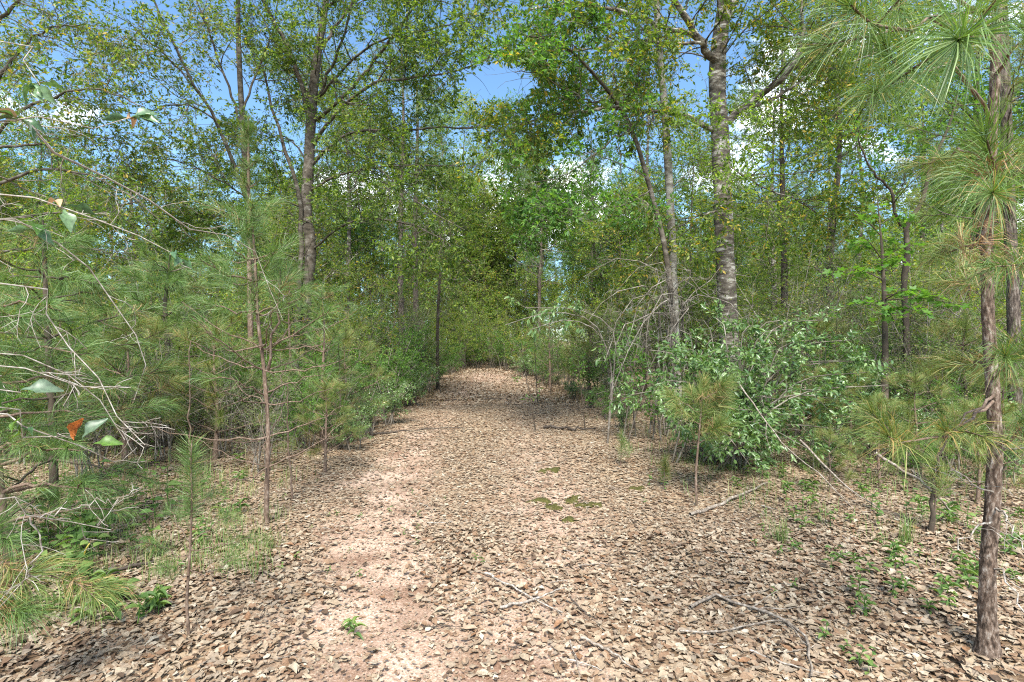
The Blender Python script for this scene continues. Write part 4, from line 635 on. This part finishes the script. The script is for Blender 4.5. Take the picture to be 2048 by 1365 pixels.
# palmate leaved sapling on the right
D = 7.2; bM = gp(1768, D); rm = np.random.default_rng(31); mp2 = thing('maple_sapling', bM, 'dark stemmed sapling with broad bright green lobed leaves in level tiers', 'tree')
tpm = crom([bM + np.array([0, 0, -.02]), P(1770, 700, D), P(1768, 600, D), P(1764, 500, D), P(1755, 400, D)], 20); trunk_mesh(tpm, np.linspace(.06, .006, 20), 12, .05, 6).build('trunk', M['dark_bark'], mp2, bM)
an = np.linspace(0, 2 * np.pi, 21)[:-1] + np.pi; rad5 = np.array([.1, .45, .7, .42, .62, .95, .6, .52, .85, 1.05, 1.1][0:1] * 1); ol = []
for a in an:
    lob = abs(math.cos(2.5 * (a - np.pi) + np.pi / 2)) if False else .5 + .5 * math.cos(5 * (a)) ; ol.append((.5 + .5 * (.45 + .55 * lob) * math.cos(a), .5 * (.45 + .55 * lob) * math.sin(a), .05 * lob))
PALM = (np.array([(.45, 0, .0)] + ol), np.array([(0, 1 + i, 1 + (i + 1) % 20) for i in range(20)]), None); b_ = MB(); b_.add(PALM[0] * np.array([1, 1.05, 1]), T=PALM[1]); pmesh = b_.mesh('leaf', M['green_leaf']); cnt_ = 0
for u1, v1, u2, v2, d2 in ((1766, 560, 1690, 540, 6.8), (1764, 520, 1720, 470, 6.9), (1768, 600, 1840, 580, 6.6), (1768, 620, 1830, 630, 6.6), (1768, 610, 1740, 610, 6.7), (1764, 520, 1830, 490, 7), (1760, 450, 1800, 440, 7), (1764, 540, 1800, 520, 6.6), (1768, 590, 1900, 600, 6.5), (1768, 600, 1930, 610, 6.4), (1760, 470, 1720, 440, 7), (1768, 620, 1790, 640, 6.5)):
    p0 = P(u1, v1, D); p1 = P(u2, v2, d2); bp_ = crom([p0, (p0 + p1) / 2 + np.array([0, 0, .05]), p1], 8); b_ = MB(); tubes(b_, bp_, np.linspace(.01, .003, 8), 5); d2_, e2_ = spawn(bp_[None], np.full((1, 8), .006), 5, .3, 1, 50, .3, 5, .12, 0, .01, .4, 0, .8, rm); tubes(b_, d2_, np.maximum(e2_, .002), 3); bo = b_.build('branch', M['dark_bark'], mp2, bM)
    for q in range(24):
        i = int(rm.integers(0, 5)); j = int(rm.integers(1, 5)); p = d2_[i, j] + rm.normal(0, .04, 3) * np.array([1, 1, .5]); d = rm.standard_normal(3); d[2] = d[2] * .2 - .25; link('leaf', pmesh, bo, M=frame(nrm(d), p - bM, .115 * rm.uniform(.65, 1.2), rm.normal(0, .5)))

# ------------------------------------------------------------------ fine leaved understory, copied
def shrub_proto(label, group, seed, h, rad_, leafm, leaf, n, nl, bark='twig', c=(8, 6), tm=KITE, r0=.016):
    r = np.random.default_rng(seed); st = []
    for q in range(n):
        a = r.uniform(0, 6.28); e = np.array([math.cos(a) * rad_ * r.uniform(.2, 1), math.sin(a) * rad_ * r.uniform(.2, 1), h * r.uniform(.5, 1.05)]); s = np.array([r.normal(0, .12), r.normal(0, .12), -.05]); st.append([s, s * .6 + e * .4 + np.array([0, 0, h * .15]), e])
    return shrub('understory_shrub', label, np.zeros(3), st, leafm, tm, leaf, .45, nl, c, (h * .34, h * .16), seed, group, bark, r0=r0)
SP = [shrub_proto('fine leaved olive green shrub crowding the woods off the trail', 'olive understory shrubs', 101, 2.6, 1.1, 'olive_leaf', .055, 10, 10), shrub_proto('fresh green small leaved shrub in the woods off the trail', 'green understory shrubs', 102, 2.0, 1.0, 'green_leaf', .06, 9, 10),
      shrub_proto('tall twiggy brownish shrub with sparse leaves in the woods', 'twiggy understory shrubs', 103, 3.4, 1.2, 'olive_leaf', .05, 10, 5, 'dead_twig', (9, 6)), shrub_proto('tall yellow green leafy shrub in the woods off the trail', 'yellow green understory shrubs', 104, 4.2, 1.5, 'yellow_leaf', .085, 10, 9),
      shrub_proto('low dense dark green shrub hugging the forest floor', 'low dark shrubs', 105, 1.1, .8, 'glossy_leaf', .05, 8, 6)]
su = [False] * 5; rq = np.random.default_rng(55)
def put(proto, flags, k, x, y, s, sink=.0):
    o = copy_tree(proto[k]) if flags[k] else proto[k]; flags[k] = True; o.location = (x, y, float(gz(x, y)) - sink); o.rotation_euler = (0, 0, float(rq.uniform(0, 6.28))); o.scale = (s, s, s * float(rq.uniform(.9, 1.1))); return o
spots = []
def far_ok(x, y, md, lst): return all((x - a) ** 2 + (y - b) ** 2 > md * md for a, b in lst)
HERO = [(.0, 0)]
tries = 0
while len(spots) < 150 and tries < 6000:
    tries += 1; y = float(rq.uniform(7.5, 40)); x = float(rq.uniform(-1, 1)) * (y * 1.08 + 1); xl, xr = float(interp(y, *XL)), float(interp(y, *XR))
    if y < 29 and xl - .7 < x < xr + .8: continue
    if y < 10 and (x > 0 and x < 5.2): continue
    if y < 9 and -5 < x < -2: continue
    if not far_ok(x, y, .75 if y < 16 else 1.2, spots): continue
    spots.append((x, y)); near = y < 13
    if x > 0: k = int(rq.choice([0, 1, 2, 2, 3, 4] if near else [0, 1, 2, 3, 3]))
    else: k = int(rq.choice([0, 1, 1, 2, 4, 0] if near else [0, 1, 0, 3, 2]))
    put(SP, su, k, x, y, float(rq.uniform(.75, 1.15)) * (1 if y < 20 else 1.35))
for u, d, k, s in ((700, 11.5, 1, .8), (760, 13, 0, .9), (660, 10.5, 0, .8), (790, 15, 1, 1), (830, 18, 1, .9), (735, 8.8, 4, .8), (775, 9.6, 4, .9), (690, 7.6, 4, .7), (1100, 19, 0, .7), (1140, 16, 2, .6), (1230, 12, 2, .6), (1050, 22, 4, 1.2), (1090, 21, 1, .6), (1600, 8.0, 4, 1.1), (1700, 7.6, 4, 1.2), (1850, 8.3, 2, .8), (1780, 9.5, 2, .9), (1930, 6.6, 1, .5), (2000, 6.2, 4, 1.0), (1900, 9.5, 0, .9), (1640, 10.5, 2, .9), (1560, 9.5, 2, .8), (960, 31, 3, 1.2), (900, 32, 0, 1.5), (1020, 30, 1, 1.4), (980, 35, 3, 1.5), (1060, 31, 3, 1.2), (880, 29, 3, 1.1), (940, 30, 1, 1.3), (1000, 29.5, 0, 1.1), (925, 28.5, 1, .9), (985, 28.5, 1, .7), (720, 12.5, 3, .7), (800, 14, 1, 1.2), (835, 15.5, 0, .9), (770, 11.5, 1, .9), (820, 12.6, 4, 1), (850, 17.5, 3, .6), (860, 20, 1, 1), (560, 8.2, 1, .8), (480, 10, 3, .7), (150, 9, 3, .7), (230, 8, 1, .9), (60, 7.5, 1, .8), (360, 9, 0, .8), (900, 25, 1, 1), (870, 23.5, 3, .7), (925, 27, 3, .75), (955, 28, 1, 1.2), (985, 27.5, 3, .7), (1015, 26.5, 1, 1.1), (1045, 25, 3, .7), (1075, 23, 1, 1), (1100, 20.5, 3, .6), (940, 29.5, 3, 1), (1000, 29.5, 3, 1), (1140, 18, 1, .9), (1170, 16, 3, .55), (1200, 14.5, 1, .8), (40, 6.4, 1, .9), (130, 7.6, 3, .6), (310, 7.4, 1, .9), (200, 6.6, 0, .8), (470, 8.2, 1, .8), (530, 7.6, 0, .6), (620, 9, 1, .9), (1720, 9.4, 1, .9), (1830, 10, 3, .7), (1950, 8, 1, .8), (1600, 12, 3, .8), (1520, 13, 1, 1.1), (1800, 6.3, 4, .8), (1720, 6.8, 4, .8), (1900, 6.0, 4, .7), (1985, 5.4, 4, .6), (1650, 6.2, 4, .6), (1840, 5.6, 1, .3), (1950, 6.4, 1, .4), (1690, 7.4, 2, .5), (1790, 7.8, 0, .5), (1880, 7.4, 0, .6), (330, 6.4, 2, .5), (450, 6.9, 2, .5), (520, 6.2, 2, .4), (180, 5.6, 2, .5), (270, 6.8, 1, .7), (600, 7.4, 1, .6), (100, 8.4, 1, 1), (390, 8.2, 3, .55), (200, 9.5, 3, .7), (500, 11, 3, .7), (560, 12, 1, 1), (640, 13, 3, .7), (20, 9, 3, .7), (680, 15, 3, .8), (1660, 8.6, 1, .8), (1780, 8.6, 1, .7), (1880, 9, 3, .6), (1990, 7.6, 1, .7), (1480, 11, 3, .6), (730, 9.5, 4, .5), (765, 10.6, 4, .5), (795, 12.2, 4, .55), (818, 13.8, 4, .6), (845, 15.8, 4, .6), (700, 8.3, 4, .45), (1180, 12, 4, .5), (1150, 14, 4, .55), (1215, 10.5, 1, .4), (1110, 18, 4, .6), (1085, 20, 1, .5), (1240, 9.2, 4, .45), (880, 21, 4, .8), (905, 23.5, 1, .6), (1050, 22.5, 4, .8)): put(SP, su, k, float(gp(u, d)[0]), d, s)

# ------------------------------------------------------------------ woods behind: whole trees, copied
def tree_proto(name, label, group, seed, h, r0, bark, leafm, al, c, ln, nl, leaf, keep=None, upfrom=.3):
    tr_ = [np.array([0, 0, 0.]), np.array([.1, .05, h * .3]), np.array([-.1, .1, h * .6]), np.array([.15, 0, h * .85]), np.array([.1, .1, h])]
    return broadleaf(name, label, 'tree', tr_, [r0, r0 * .85, r0 * .65, r0 * .4, r0 * .12], [], bark, leafm, c=c, ln=ln, nl=nl, leaf=leaf, seed=seed, group=group, autolimbs=al, upfrom=upfrom, dead=5, keep=keep, grav=(.0, -.02, -.03))
TP = [tree_proto('background_tree', 'yellow green broadleaf tree in the woods beyond the trail', 'yellow green trees beyond the trail', 201, 10.5, .10, 'grey_bark', 'yellow_leaf', 16, (7, 6, 4), (1.5, .9, .5), 6, .11, upfrom=.12),
      tree_proto('background_tree', 'mid green leafy tree in the woods beyond the trail', 'mid green trees beyond the trail', 202, 12, .115, 'grey_bark', 'green_leaf', 17, (7, 6, 4), (1.7, .9, .5), 6, .11, upfrom=.12),
      tree_proto('background_tree', 'olive oak with mottled grey trunk in the woods beyond the trail', 'olive oaks beyond the trail', 203, 13.5, .13, 'oak_bark', 'oak_leaf', 18, (7, 6, 4), (1.9, 1., .5), 6, .11, upfrom=.12),
      tree_proto('background_tree', 'thin dark stemmed understory tree in the woods beyond the trail', 'thin dark stemmed trees beyond the trail', 204, 7.5, .05, 'dark_bark', 'yellow_leaf', 12, (7, 5, 4), (1.3, .7, .4), 6, .095, upfrom=.12)]
tu = [False] * 4; tsp = []; tries = 0
while len(tsp) < 165 and tries < 8000:
    tries += 1; y = float(rq.uniform(13, 58)); x = float(rq.uniform(-1, 1)) * (y * 1.06 + 2); xl, xr = float(interp(y, *XL)), float(interp(y, *XR))
    if y < 30 and xl - (2.6 if y > 14 else 1.2) < x < xr + (2.2 if y > 14 else 1): continue
    u = 1024 + x / y * F
    if y < 22 and 850 < u < 1150: continue
    if y < 19 and rq.random() < .35: continue
    if y < 30 and 60 < u < 560 and rq.random() < .45: continue
    if not far_ok(x, y, 1.9, tsp): continue
    tsp.append((x, y)); k = int(rq.choice([0, 0, 1, 2, 3])) if u > 700 else int(rq.choice([0, 1, 2, 2, 3])); s = float(rq.uniform(.8, 1.05)); s *= .82 if (900 < u < 1100) or u < 560 else 1; put(TP, tu, k, x, y, s)
for q in range(46):   # a last belt that closes the woods
    y = float(rq.uniform(40, 75)); x = (q + float(rq.uniform(.1, .9))) / 46 * 2 * 70 - 70; put(TP, tu, int(rq.choice([0, 0, 1, 2])), x, y, float(rq.uniform(.95, 1.2)))
for q in range(40):
    y = float(rq.uniform(33, 46)); x = (q + float(rq.uniform(.1, .9))) / 40 * 2 * 42 - 42; put(SP, su, 3, x, y, float(rq.uniform(1.2, 1.6)))
for u, d, k, s in ((885, 31, 0, 1.2), (925, 34, 0, 1.35), (965, 32, 0, 1.0), (1000, 35, 0, 1.35), (1035, 32, 0, 1.2), (1080, 31, 0, 1.2), (1060, 37, 1, 1.4), (905, 38, 1, 1.3), (930, 36, 0, .95), (990, 39, 1, .95), (1010, 44, 0, 1.1), (950, 48, 0, 1.1)): put(TP, tu, k, float(gp(u, d)[0]), d, s)
# tall pines behind
def tall_pine(label, group, seed, h, r0):
    r = np.random.default_rng(seed); b0 = np.zeros(3); root = thing('tall_pine', b0, label, 'tree', group); tp_ = crom([b0, np.array([.1, 0, h * .4]), np.array([0, .1, h * .75]), np.array([.1, .05, h])], 26); rd = np.interp(np.linspace(0, 1, 26), [0, .5, 1], [r0, r0 * .75, .02]); trunk_mesh(tp_, rd, 12, .05, seed).build('trunk', M['pine_bark_dark'], root)
    tw = MB(); p2, e2 = spawn(crom(tp_[10:], 12)[None], np.interp(np.linspace(.4, 1, 12), [0, .5, 1], [r0, r0 * .75, .02])[None], 42, .0, 1, 75, 2.6, 8, .12, .03, .01, 1, .1, .5, r, (.6, 1.1), .6); tubes(tw, p2, e2, 4); p3, e3 = spawn(p2, e2, 7, .3, 1, 45, .7, 5, .12, .05, .009, .8, .1, .8, r); tubes(tw, p3, e3, 3); tag(tw.build('branchwork', M['twig'], root), kind='stuff')
    ends = p3[:, -1]; ed = nrm(p3[:, -1] - p3[:, -2]); n = 46; tot = len(ends) * n; d = nrm(np.repeat(ed, n, 0) * .5 + nrm(r.standard_normal((tot, 3))) + np.array([0, 0, -.1])); p = np.repeat(ends, n, 0) - np.repeat(ed, n, 0) * r.uniform(0, .22, (tot, 1)); l = .2 * r.uniform(.7, 1.1, (tot, 1)); s = nrm(np.cross(d, r.standard_normal((tot, 3)))) * .005
    V = np.stack([p - s, p + s, p + d * l + np.array([0, 0, -.03])], 1); nb = MB(); nb.add(V, T=np.array([[0, 1, 2]]) + (np.arange(tot) * 3)[:, None]); tag(nb.build('crown', M['needle'], root, smooth=False), kind='stuff'); return root
PP = [tall_pine('tall straight pine with plated trunk standing back in the woods', 'tall pines in the woods', 301, 13, .13), tall_pine('shorter pine with plated trunk and full crown in the woods', 'shorter pines in the woods', 302, 10.5, .11)]; pu = [False] * 2
for u, d, k in ((806, 19, 0), (835, 21, 0), (1080, 24, 1), (1185, 30, 0), (1570, 15, 1), (1660, 24, 0), (1240, 27, 1), (700, 26, 0), (560, 30, 1), (300, 32, 0), (120, 26, 1), (1850, 22, 0), (1990, 30, 1), (960, 46, 0), (1030, 50, 1), (400, 44, 0), (1400, 36, 0)): put(PP, pu, k, float(gp(u, d)[0]), d, float(rq.uniform(.88, 1.0)))

# ------------------------------------------------------------------ herbs, grass, moss, sticks
def herb_proto(seed, n, h, leaf, mesh_, st_m='green_leaf'):
    r = np.random.default_rng(seed); b0 = np.zeros(3); root = thing('green_seedling', b0, 'x', 'seedling'); sp = crom([b0 + np.array([0, 0, -.01]), np.array([r.normal(0, .01), r.normal(0, .01), h * .5]), np.array([r.normal(0, .02), r.normal(0, .02), h])], 6); b_ = MB(); tubes(b_, sp, np.linspace(.003, .0015, 6), 4); b_.build('stem', M[st_m], root)
    for q in range(n):
        a = q * 2.4 + r.uniform(-.3, .3); t = .35 + .65 * q / max(n - 1, 1); p = sp[int(t * 5)]; link('leaf', mesh_, root, M=frame((math.cos(a), math.sin(a), r.uniform(.0, .5)), p, leaf * r.uniform(.7, 1.2), r.normal(0, .3)))
    return root
b_ = MB(); b_.add(LANCE[0] * np.array([1, .42, 1]), Q=LANCE[2]); hm1 = b_.mesh('leaf', M['herb_leaf']); b_ = MB(); b_.add(LANCE[0] * np.array([1, .75, .7]), Q=LANCE[2]); hm2 = b_.mesh('leaf', M['herb_leaf']); b_ = MB(); b_.add(LANCE[0] * np.array([1, .28, 1.2]), Q=LANCE[2]); hm3 = b_.mesh('leaf', M['herb_leaf'])
HP = [herb_proto(401, 7, .13, .06, hm1), herb_proto(402, 6, .2, .055, hm2), herb_proto(403, 8, .1, .075, hm3), herb_proto(404, 5, .06, .045, hm1)]
HL = ['small green seedling with pointed leaves poking from the leaf litter', 'small rounded leaf green seedling poking from the leaf litter', 'narrow leaved green sprout poking from the leaf litter', 'tiny green sprout with a few leaves in the leaf litter']; hu = [False] * 4
rh = np.random.default_rng(66)
def herb(u, v, k, s=1.0):
    d = CH * F / (v - H0); x = float((u - 1024) / F * d); o = put(HP, hu, k, x, float(d), s); tag(o, HL[k], 'seedling', HL[k].split(' poking')[0].split(' with a few')[0] + 's on the forest floor')
for q in range(140):
    v = 940 + 300 * rh.random() ** 1.3; u = 1450 + (v - 940) * .4 + rh.random() * (590 - (v - 940) * .4); herb(u, v, int(rh.integers(0, 4)), float(rh.uniform(.6, 1.15)))
for u, v, k in ((1690, 1300, 0), (1650, 1275, 0), (1720, 1320, 0), (1740, 1340, 1), (1700, 1195, 1), (1800, 1195, 0), (1640, 1270, 3), (1855, 1240, 2), (1900, 1240, 2), (950, 1120, 3), (965, 1128, 3), (700, 1260, 2), (705, 1275, 2), (1840, 1130, 0), (1760, 1100, 0), (1330, 980, 1), (1300, 970, 1), (1320, 960, 1), (1545, 1190, 3), (1290, 1010, 3)): herb(u, v, k, float(rh.uniform(.55, .85)))
for q in range(80):
    v = 930 + 330 * rh.random(); herb(rh.uniform(0, 560 - (v - 930) * .75), v, int(rh.integers(0, 4)), float(rh.uniform(.7, 1.3)))
for q in range(22): herb(rh.uniform(60, 340), rh.uniform(980, 1150), int(rh.choice([0, 1, 1])), float(rh.uniform(1.2, 2)))
for q in range(24): herb(rh.uniform(0, 230), rh.uniform(1060, 1180), 1, float(rh.uniform(1.1, 1.9)))
for q in range(22): herb(rh.uniform(560, 900), rh.uniform(960, 1200), 3, float(rh.uniform(.5, .9)))
yl = gp(180, 3.3); o = thing('spotted_leaf_plant', yl, 'broad leaved plant with one spotted yellow leaf among green herbs', 'seedling'); b_ = MB(); tubes(b_, crom([yl, P(186, 1140, 3.3), P(182, 1085, 3.3)], 6), np.linspace(.004, .002, 6), 4); b_.build('stem', M['green_leaf'], o, yl)
b_ = MB(); b_.add(LANCE[0] * np.array([1, .85, .5]), Q=LANCE[2]); ym = b_.mesh('leaf', M['yellow_spot'])
link('leaf', ym, o, M=frame((-.3, -.2, -.7), P(182, 1085, 3.3) - yl, .09, 0))
for q in range(5): link('leaf', hm2, o, M=frame((rh.normal(), rh.normal(), .1), P(185, 1095 + q * 14, 3.3) - yl, .085, rh.normal(0, .4)))
def blades(name, label, cat, m, x, y, n, h, lean=.5, wd=.003, spread=.05):
    mb = MB(); N_ = len(x) * n; X = np.repeat(x, n) + rng.normal(0, spread, N_); Y = np.repeat(y, n) + rng.normal(0, spread, N_); p = np.stack([X, Y, gz(X, Y)], 1); a = rng.uniform(0, 6.28, N_); hh = (h * rng.uniform(.5, 1.2, N_))[:, None]; ld = np.stack([np.cos(a), np.sin(a), 0 * a], 1) * rng.uniform(.1, 1, (N_, 1)) * lean
    p1 = p + (ld * .4 + np.array([0, 0, .65])) * hh; p2 = p + (ld * 1.2 + np.array([0, 0, .85])) * hh; s = nrm(np.cross(ld + 1e-6, [0, 0, 1.])) * wd * .5; mb.add(np.stack([p - s, p + s, p1 + s, p1 - s, p2], 1), T=np.array([[3, 2, 4]]) + (np.arange(N_) * 5)[:, None], Q=np.array([[0, 1, 2, 3]]) + (np.arange(N_) * 5)[:, None]); return tag(mb.build(name, M[m], smooth=False), label, cat, kind='stuff')
v = 930 + 250 * rh.random(300); u = rh.uniform(120, 590, 300) - (v - 930) * .25; d = CH * F / (v - H0); blades('grass', 'thin green grass growing through the litter beside the pine seedling', 'grass', 'grass', (u - 1024) / F * d, d, 10, .16, .7, .0026)
v = rh.uniform(738, 812, 420); d = CH * F / (v - H0); u = 1024 + (np.where(rh.random(420) < .5, interp(d, *XL) + rh.normal(.2, .5, 420), interp(d, *XR) + rh.normal(-.1, .5, 420))) / d * F; blades('dry_grass', 'dry pinkish grass lining the far stretch of the trail', 'grass', 'dry_grass', (u - 1024) / F * d, d, 12, .15, .8, .007, .15)
x, y = on_ground(500, 5, 12, 1); k_ = (x < interp(y, *XL) + .2) | (x > interp(y, *XR) - .1); blades('undergrowth_grass', 'sparse green grass under the shrubs off the trail', 'grass', 'grass', x[k_], y[k_], 12, .22, .7, .004, .12)
x, y = on_ground(900, 3.2, 8.5, 1); k_ = (x > interp(y, *XR) + .3) & (x < 6.5); blades('right_grass', 'fine green grass among the herbs below the reddish bark pine', 'grass', 'grass', x[k_], y[k_], 12, .14, .8, .0028, .1).name = 'herb_grass'
for u, v, lb in ((1562, 1085, 'clump of yellowing grass below the leaning dead stems'), (1815, 1100, 'clump of yellowing grass beside the tiny pine near the reddish trunk')):
    d = CH * F / (v - H0); x0 = (u - 1024) / F * d; c0 = G(x0, d); o = thing('grass_clump', c0, lb, 'grass'); mb = blades('blade_cluster', None, None, 'grass', np.array([x0]), np.array([d]), 70, .22, .8, .003, .03); mb.parent = o; mb.location = tuple(-c0)
for u, v, s in ((1085, 1003, .09), (1110, 1015, .07), (1140, 1006, .07), (1160, 1012, .06), (1185, 1010, .1), (1140, 1033, .07), (1150, 1000, .06), (1105, 945, .1), (1085, 950, .07), (1275, 975, .1)):
    d = CH * F / (v - H0); c0 = G((u - 1024) / F * d, d); mb = MB(); n = 14; a = np.arange(n) * 2 * np.pi / n; rg = [(0, 0), (.35, .9), (.7, .6), (1, 0)]; V = [c0 + np.array([0, 0, .022])]
    for f_, z_ in rg[1:]:
        for aa in a: w_ = s * f_ * (1 + .35 * math.sin(3 * aa + u) + rh.normal(0, .22)); V.append(c0 + np.array([w_ * math.cos(aa) * 1.2, w_ * math.sin(aa), .006 + .016 * z_ + rh.normal(0, .005) - (.03 if f_ == 1 else 0)]))
    T = [(0, 1 + i, 1 + (i + 1) % n) for i in range(n)]; Q = [(1 + q * n + i, 1 + (q + 1) * n + i, 1 + (q + 1) * n + (i + 1) % n, 1 + q * n + (i + 1) % n) for q in range(2) for i in range(n)]; mb.add(np.array(V), T=T, Q=Q); tag(mb.build('moss_patch', M['moss']), 'small dark olive moss cushion on the trail leaves', 'moss', 'moss cushions on the trail')
def stick(label, pix, r0, m='stick', twigs=0, lift=.0, seed=0, name='fallen_stick', cat='stick'):
    r = np.random.default_rng(seed + 900); pts = []
    for q in pix:
        if len(q) == 2: d = CH * F / (q[1] - H0); x = (q[0] - 1024) / F * d; pts.append(np.array([x, d, float(gz(x, d)) + r0 + .018 + lift]))
        else: pts.append(P(*q))
    p = crom(pts, 14); p[1:-1] += r.normal(0, r0 * .5, (12, 3)); rad = np.linspace(r0, r0 * .45, 14); b0 = p[0].copy(); root = thing(name, b0, label, cat); b_ = MB(); tubes(b_, p, rad, 7, .1, r); b_.build('shaft', M[m], root, b0)
    if twigs:
        d2, e2 = spawn(p[None], rad[None], twigs, .2, 1, 45, np.linalg.norm(p[-1] - p[0]) * .4, 7, .15, 0, .02, .15, 0, .6, r); d2[:, :, 2] = np.maximum(d2[:, :, 2], gz(d2[:, :, 0], d2[:, :, 1]) + .025) if len(pix[0]) == 2 else d2[:, :, 2]; 
        for q in range(twigs): b_ = MB(); tubes(b_, d2[q], np.maximum(e2[q], .0015), 4); b_.build('twig', M[m], root, b0)
stick('grey fallen branch lying on the litter below the bushy pine seedling', [(1380, 1032), (1430, 1015), (1490, 1002), (1535, 985)], .018)
stick('long leaning dead stem slanting down out of the glossy shrub', [(1480, 770, 5.9), (1560, 880, 5.2), (1640, 950, 4.8), (1700, 1010, 4.6), (1745, 1050, 4.4)], .008, 'stick', 3, seed=1)
stick('second long dead pole slanting out from the shrub to the litter', [(1600, 880, 5.2), (1690, 970, 4.7), (1760, 1020, 4.55), (1798, 1062, 4.3)], .010, 'stick', 0, seed=2)
stick('thick pale dead limb propped low behind the olive pine tufts', [(1750, 905, 4.3), (1830, 955, 4.2), (1870, 990, 4.1), (1930, 1050, 4.2)], .013, 'stick', 0, seed=3)
stick('curved grey fallen branch bending across the leaf litter beside green sprouts', [(1380, 1210), (1430, 1185), (1480, 1205), (1560, 1240), (1610, 1275), (1618, 1310), (1622, 1362)], .011, 'stick', 5, .01, 4)
stick('forked thin grey twig touching the curved grey fallen branch', [(1360, 1260), (1420, 1260), (1480, 1250), (1560, 1242), (1610, 1275)], .006, 'stick', 3, .01, 5)
stick('straight pale stick lying across the middle of the trail', [(970, 1155), (1040, 1190), (1085, 1212), (1125, 1228)], .008, 'lichen_twig', 1, 0, 6)
stick('pale stick crossing under the straight pale stick', [(1000, 1222), (1060, 1205), (1130, 1175)], .009, 'lichen_twig', 0, 0, 7)
stick('dark mottled stick resting on the trail leaves beside a thin straight stick', [(1162, 1286), (1220, 1315), (1285, 1352)], .009, 'stick', 1, 0, 8)
stick('thin straight grey stick lying beside the dark mottled stick', [(1140, 1290), (1152, 1330), (1160, 1362)], .005, 'stick', 0, 0, 9)
stick('short dark twig on the trail beside the forked pale sticks', [(1140, 1195), (1165, 1225), (1195, 1247)], .006, 'dark_stick', 0, 0, 10)
stick('dark fallen branch lying at the foot of the twig thicket', [(1088, 853), (1120, 857), (1160, 860), (1192, 862)], .028, 'dark_stick', 2, 0, 11)
stick('long thin dark pole lying straight across the trail', [(850, 801), (920, 801), (1005, 800)], .022, 'dark_stick', 0, 0, 12)
stick('thin dark fallen limb running out of the low shrubs', [(720, 873), (800, 868), (860, 862), (930, 858)], .015, 'dark_stick', 2, 0, 13)
stick('dark fallen limb behind the bottlebrush seedling', [(130, 985), (220, 968), (330, 942)], .02, 'dark_stick', 1, 0, 14)
stick('bundle like dark rotten limb near the low pine seedling', [(190, 1180), (250, 1155), (310, 1142)], .017, 'dark_stick', 2, 0, 15)
stick('thin pale stick on the litter beyond the curved grey branch', [(1500, 1300), (1570, 1330), (1640, 1345)], .006, 'lichen_twig', 1, 0, 16)
stick('short grey stick beside the moss cushions', [(1160, 1125), (1200, 1118), (1245, 1122)], .006, 'stick', 0, 0, 17)
for q in range(60):
    v = rh.uniform(870, 1340); u = rh.uniform(300, 1900); L_ = rh.uniform(18, 60) * (v - H0) / 400; a = rh.uniform(-.8, .8)
    stick('short thin broken twig scattered on the trail litter', [(u, v), (u + L_ * .5 * math.cos(a), v + L_ * .5 * math.sin(a) * .5 + rh.normal(0, 2)), (u + L_ * math.cos(a), v + L_ * math.sin(a) * .5)], float(rh.uniform(.002, .005)), ['stick', 'dark_stick', 'lichen_twig'][q % 3], 0, 0, 20 + q, 'twig_piece', 'twig')
for o in list(col.objects):
    if o.name.startswith('twig_piece'): o['group'] = 'broken twigs scattered on the litter'
# thin bare stems at the trail edges
for i, (u, d, h, lean, lb) in enumerate(((380, 5.6, 1.55, .0, 'thin bare reddish stem between the drooping pines and red stemmed pine'), (676, 7.5, 1.6, .02, 'thin bare stem standing where the litter meets the low shrubs'), (585, 5.2, 1.2, -.03, 'thin dark bare stem close behind the red stemmed pine'), (1072, 9.2, 1.5, -.18, 'very thin bare whip leaning over the trail litter'), (1170, 9.4, 1.3, -.1, 'thin forked whip beside the dark fallen branch'), (1244, 9.8, 1.5, .05, 'thin dark stem under the drooping sprayed leaves'), (1268, 9.2, 1.2, .0, 'thicker dark stem beside the twig thicket foot'), (1155, 11.5, 1.3, .05, 'slim dark stem at the trail bend'), (1102, 15, 1.8, .03, 'slim stem near the far pinkish grass'), (1118, 15.5, 1.6, -.02, 'second slim stem near the far pinkish grass'), (1862, 4.0, .8, .1, 'crooked short dead stem near the reddish bark pine'), (1075, 13, 2.4, -.05, 'tall slim sapling stem at the trail edge beyond the thicket'))):
    b0 = gp(u, d, -.02); r = np.random.default_rng(700 + i); root = thing('bare_stem', b0, lb, 'sapling'); p = crom([b0, b0 + np.array([lean * h * .5 + r.normal(0, .02), 0, h * .5]), b0 + np.array([lean * h, r.normal(0, .05), h])], 14); p[1:] += r.normal(0, .008, (13, 3)); r0 = .012 + (.008 if i in (6, 10) else 0); rad = np.linspace(r0, .004, 14); b_ = MB(); tubes(b_, p, rad, 7, .08, r); b_.build('trunk', M['red_stem' if i in (0, 2) else 'dark_bark'], root, b0)
    b_ = MB(); d2, e2 = spawn(p[None], rad[None], 9, .25, 1, 55, h * .35, 7, .16, 0, .006, .8, .1, .6, r); tubes(b_, d2, np.maximum(e2, .0016), 4); d3, e3 = spawn(d2, e2, 3, .2, 1, 50, h * .13, 5, .18, 0, .006, .8, 0, .8, r); tubes(b_, d3, np.maximum(e3, .0012), 3); tag(b_.build('branchwork', M['dead_twig'], root, b0), kind='stuff')
    if i in (3, 4, 5, 7, 8, 9, 11): lf = MB(); foliate(lf, d3, 4, .06, .45, r=r); tag(lf.build('foliage', M['green_leaf'], root, b0, smooth=False), kind='stuff')
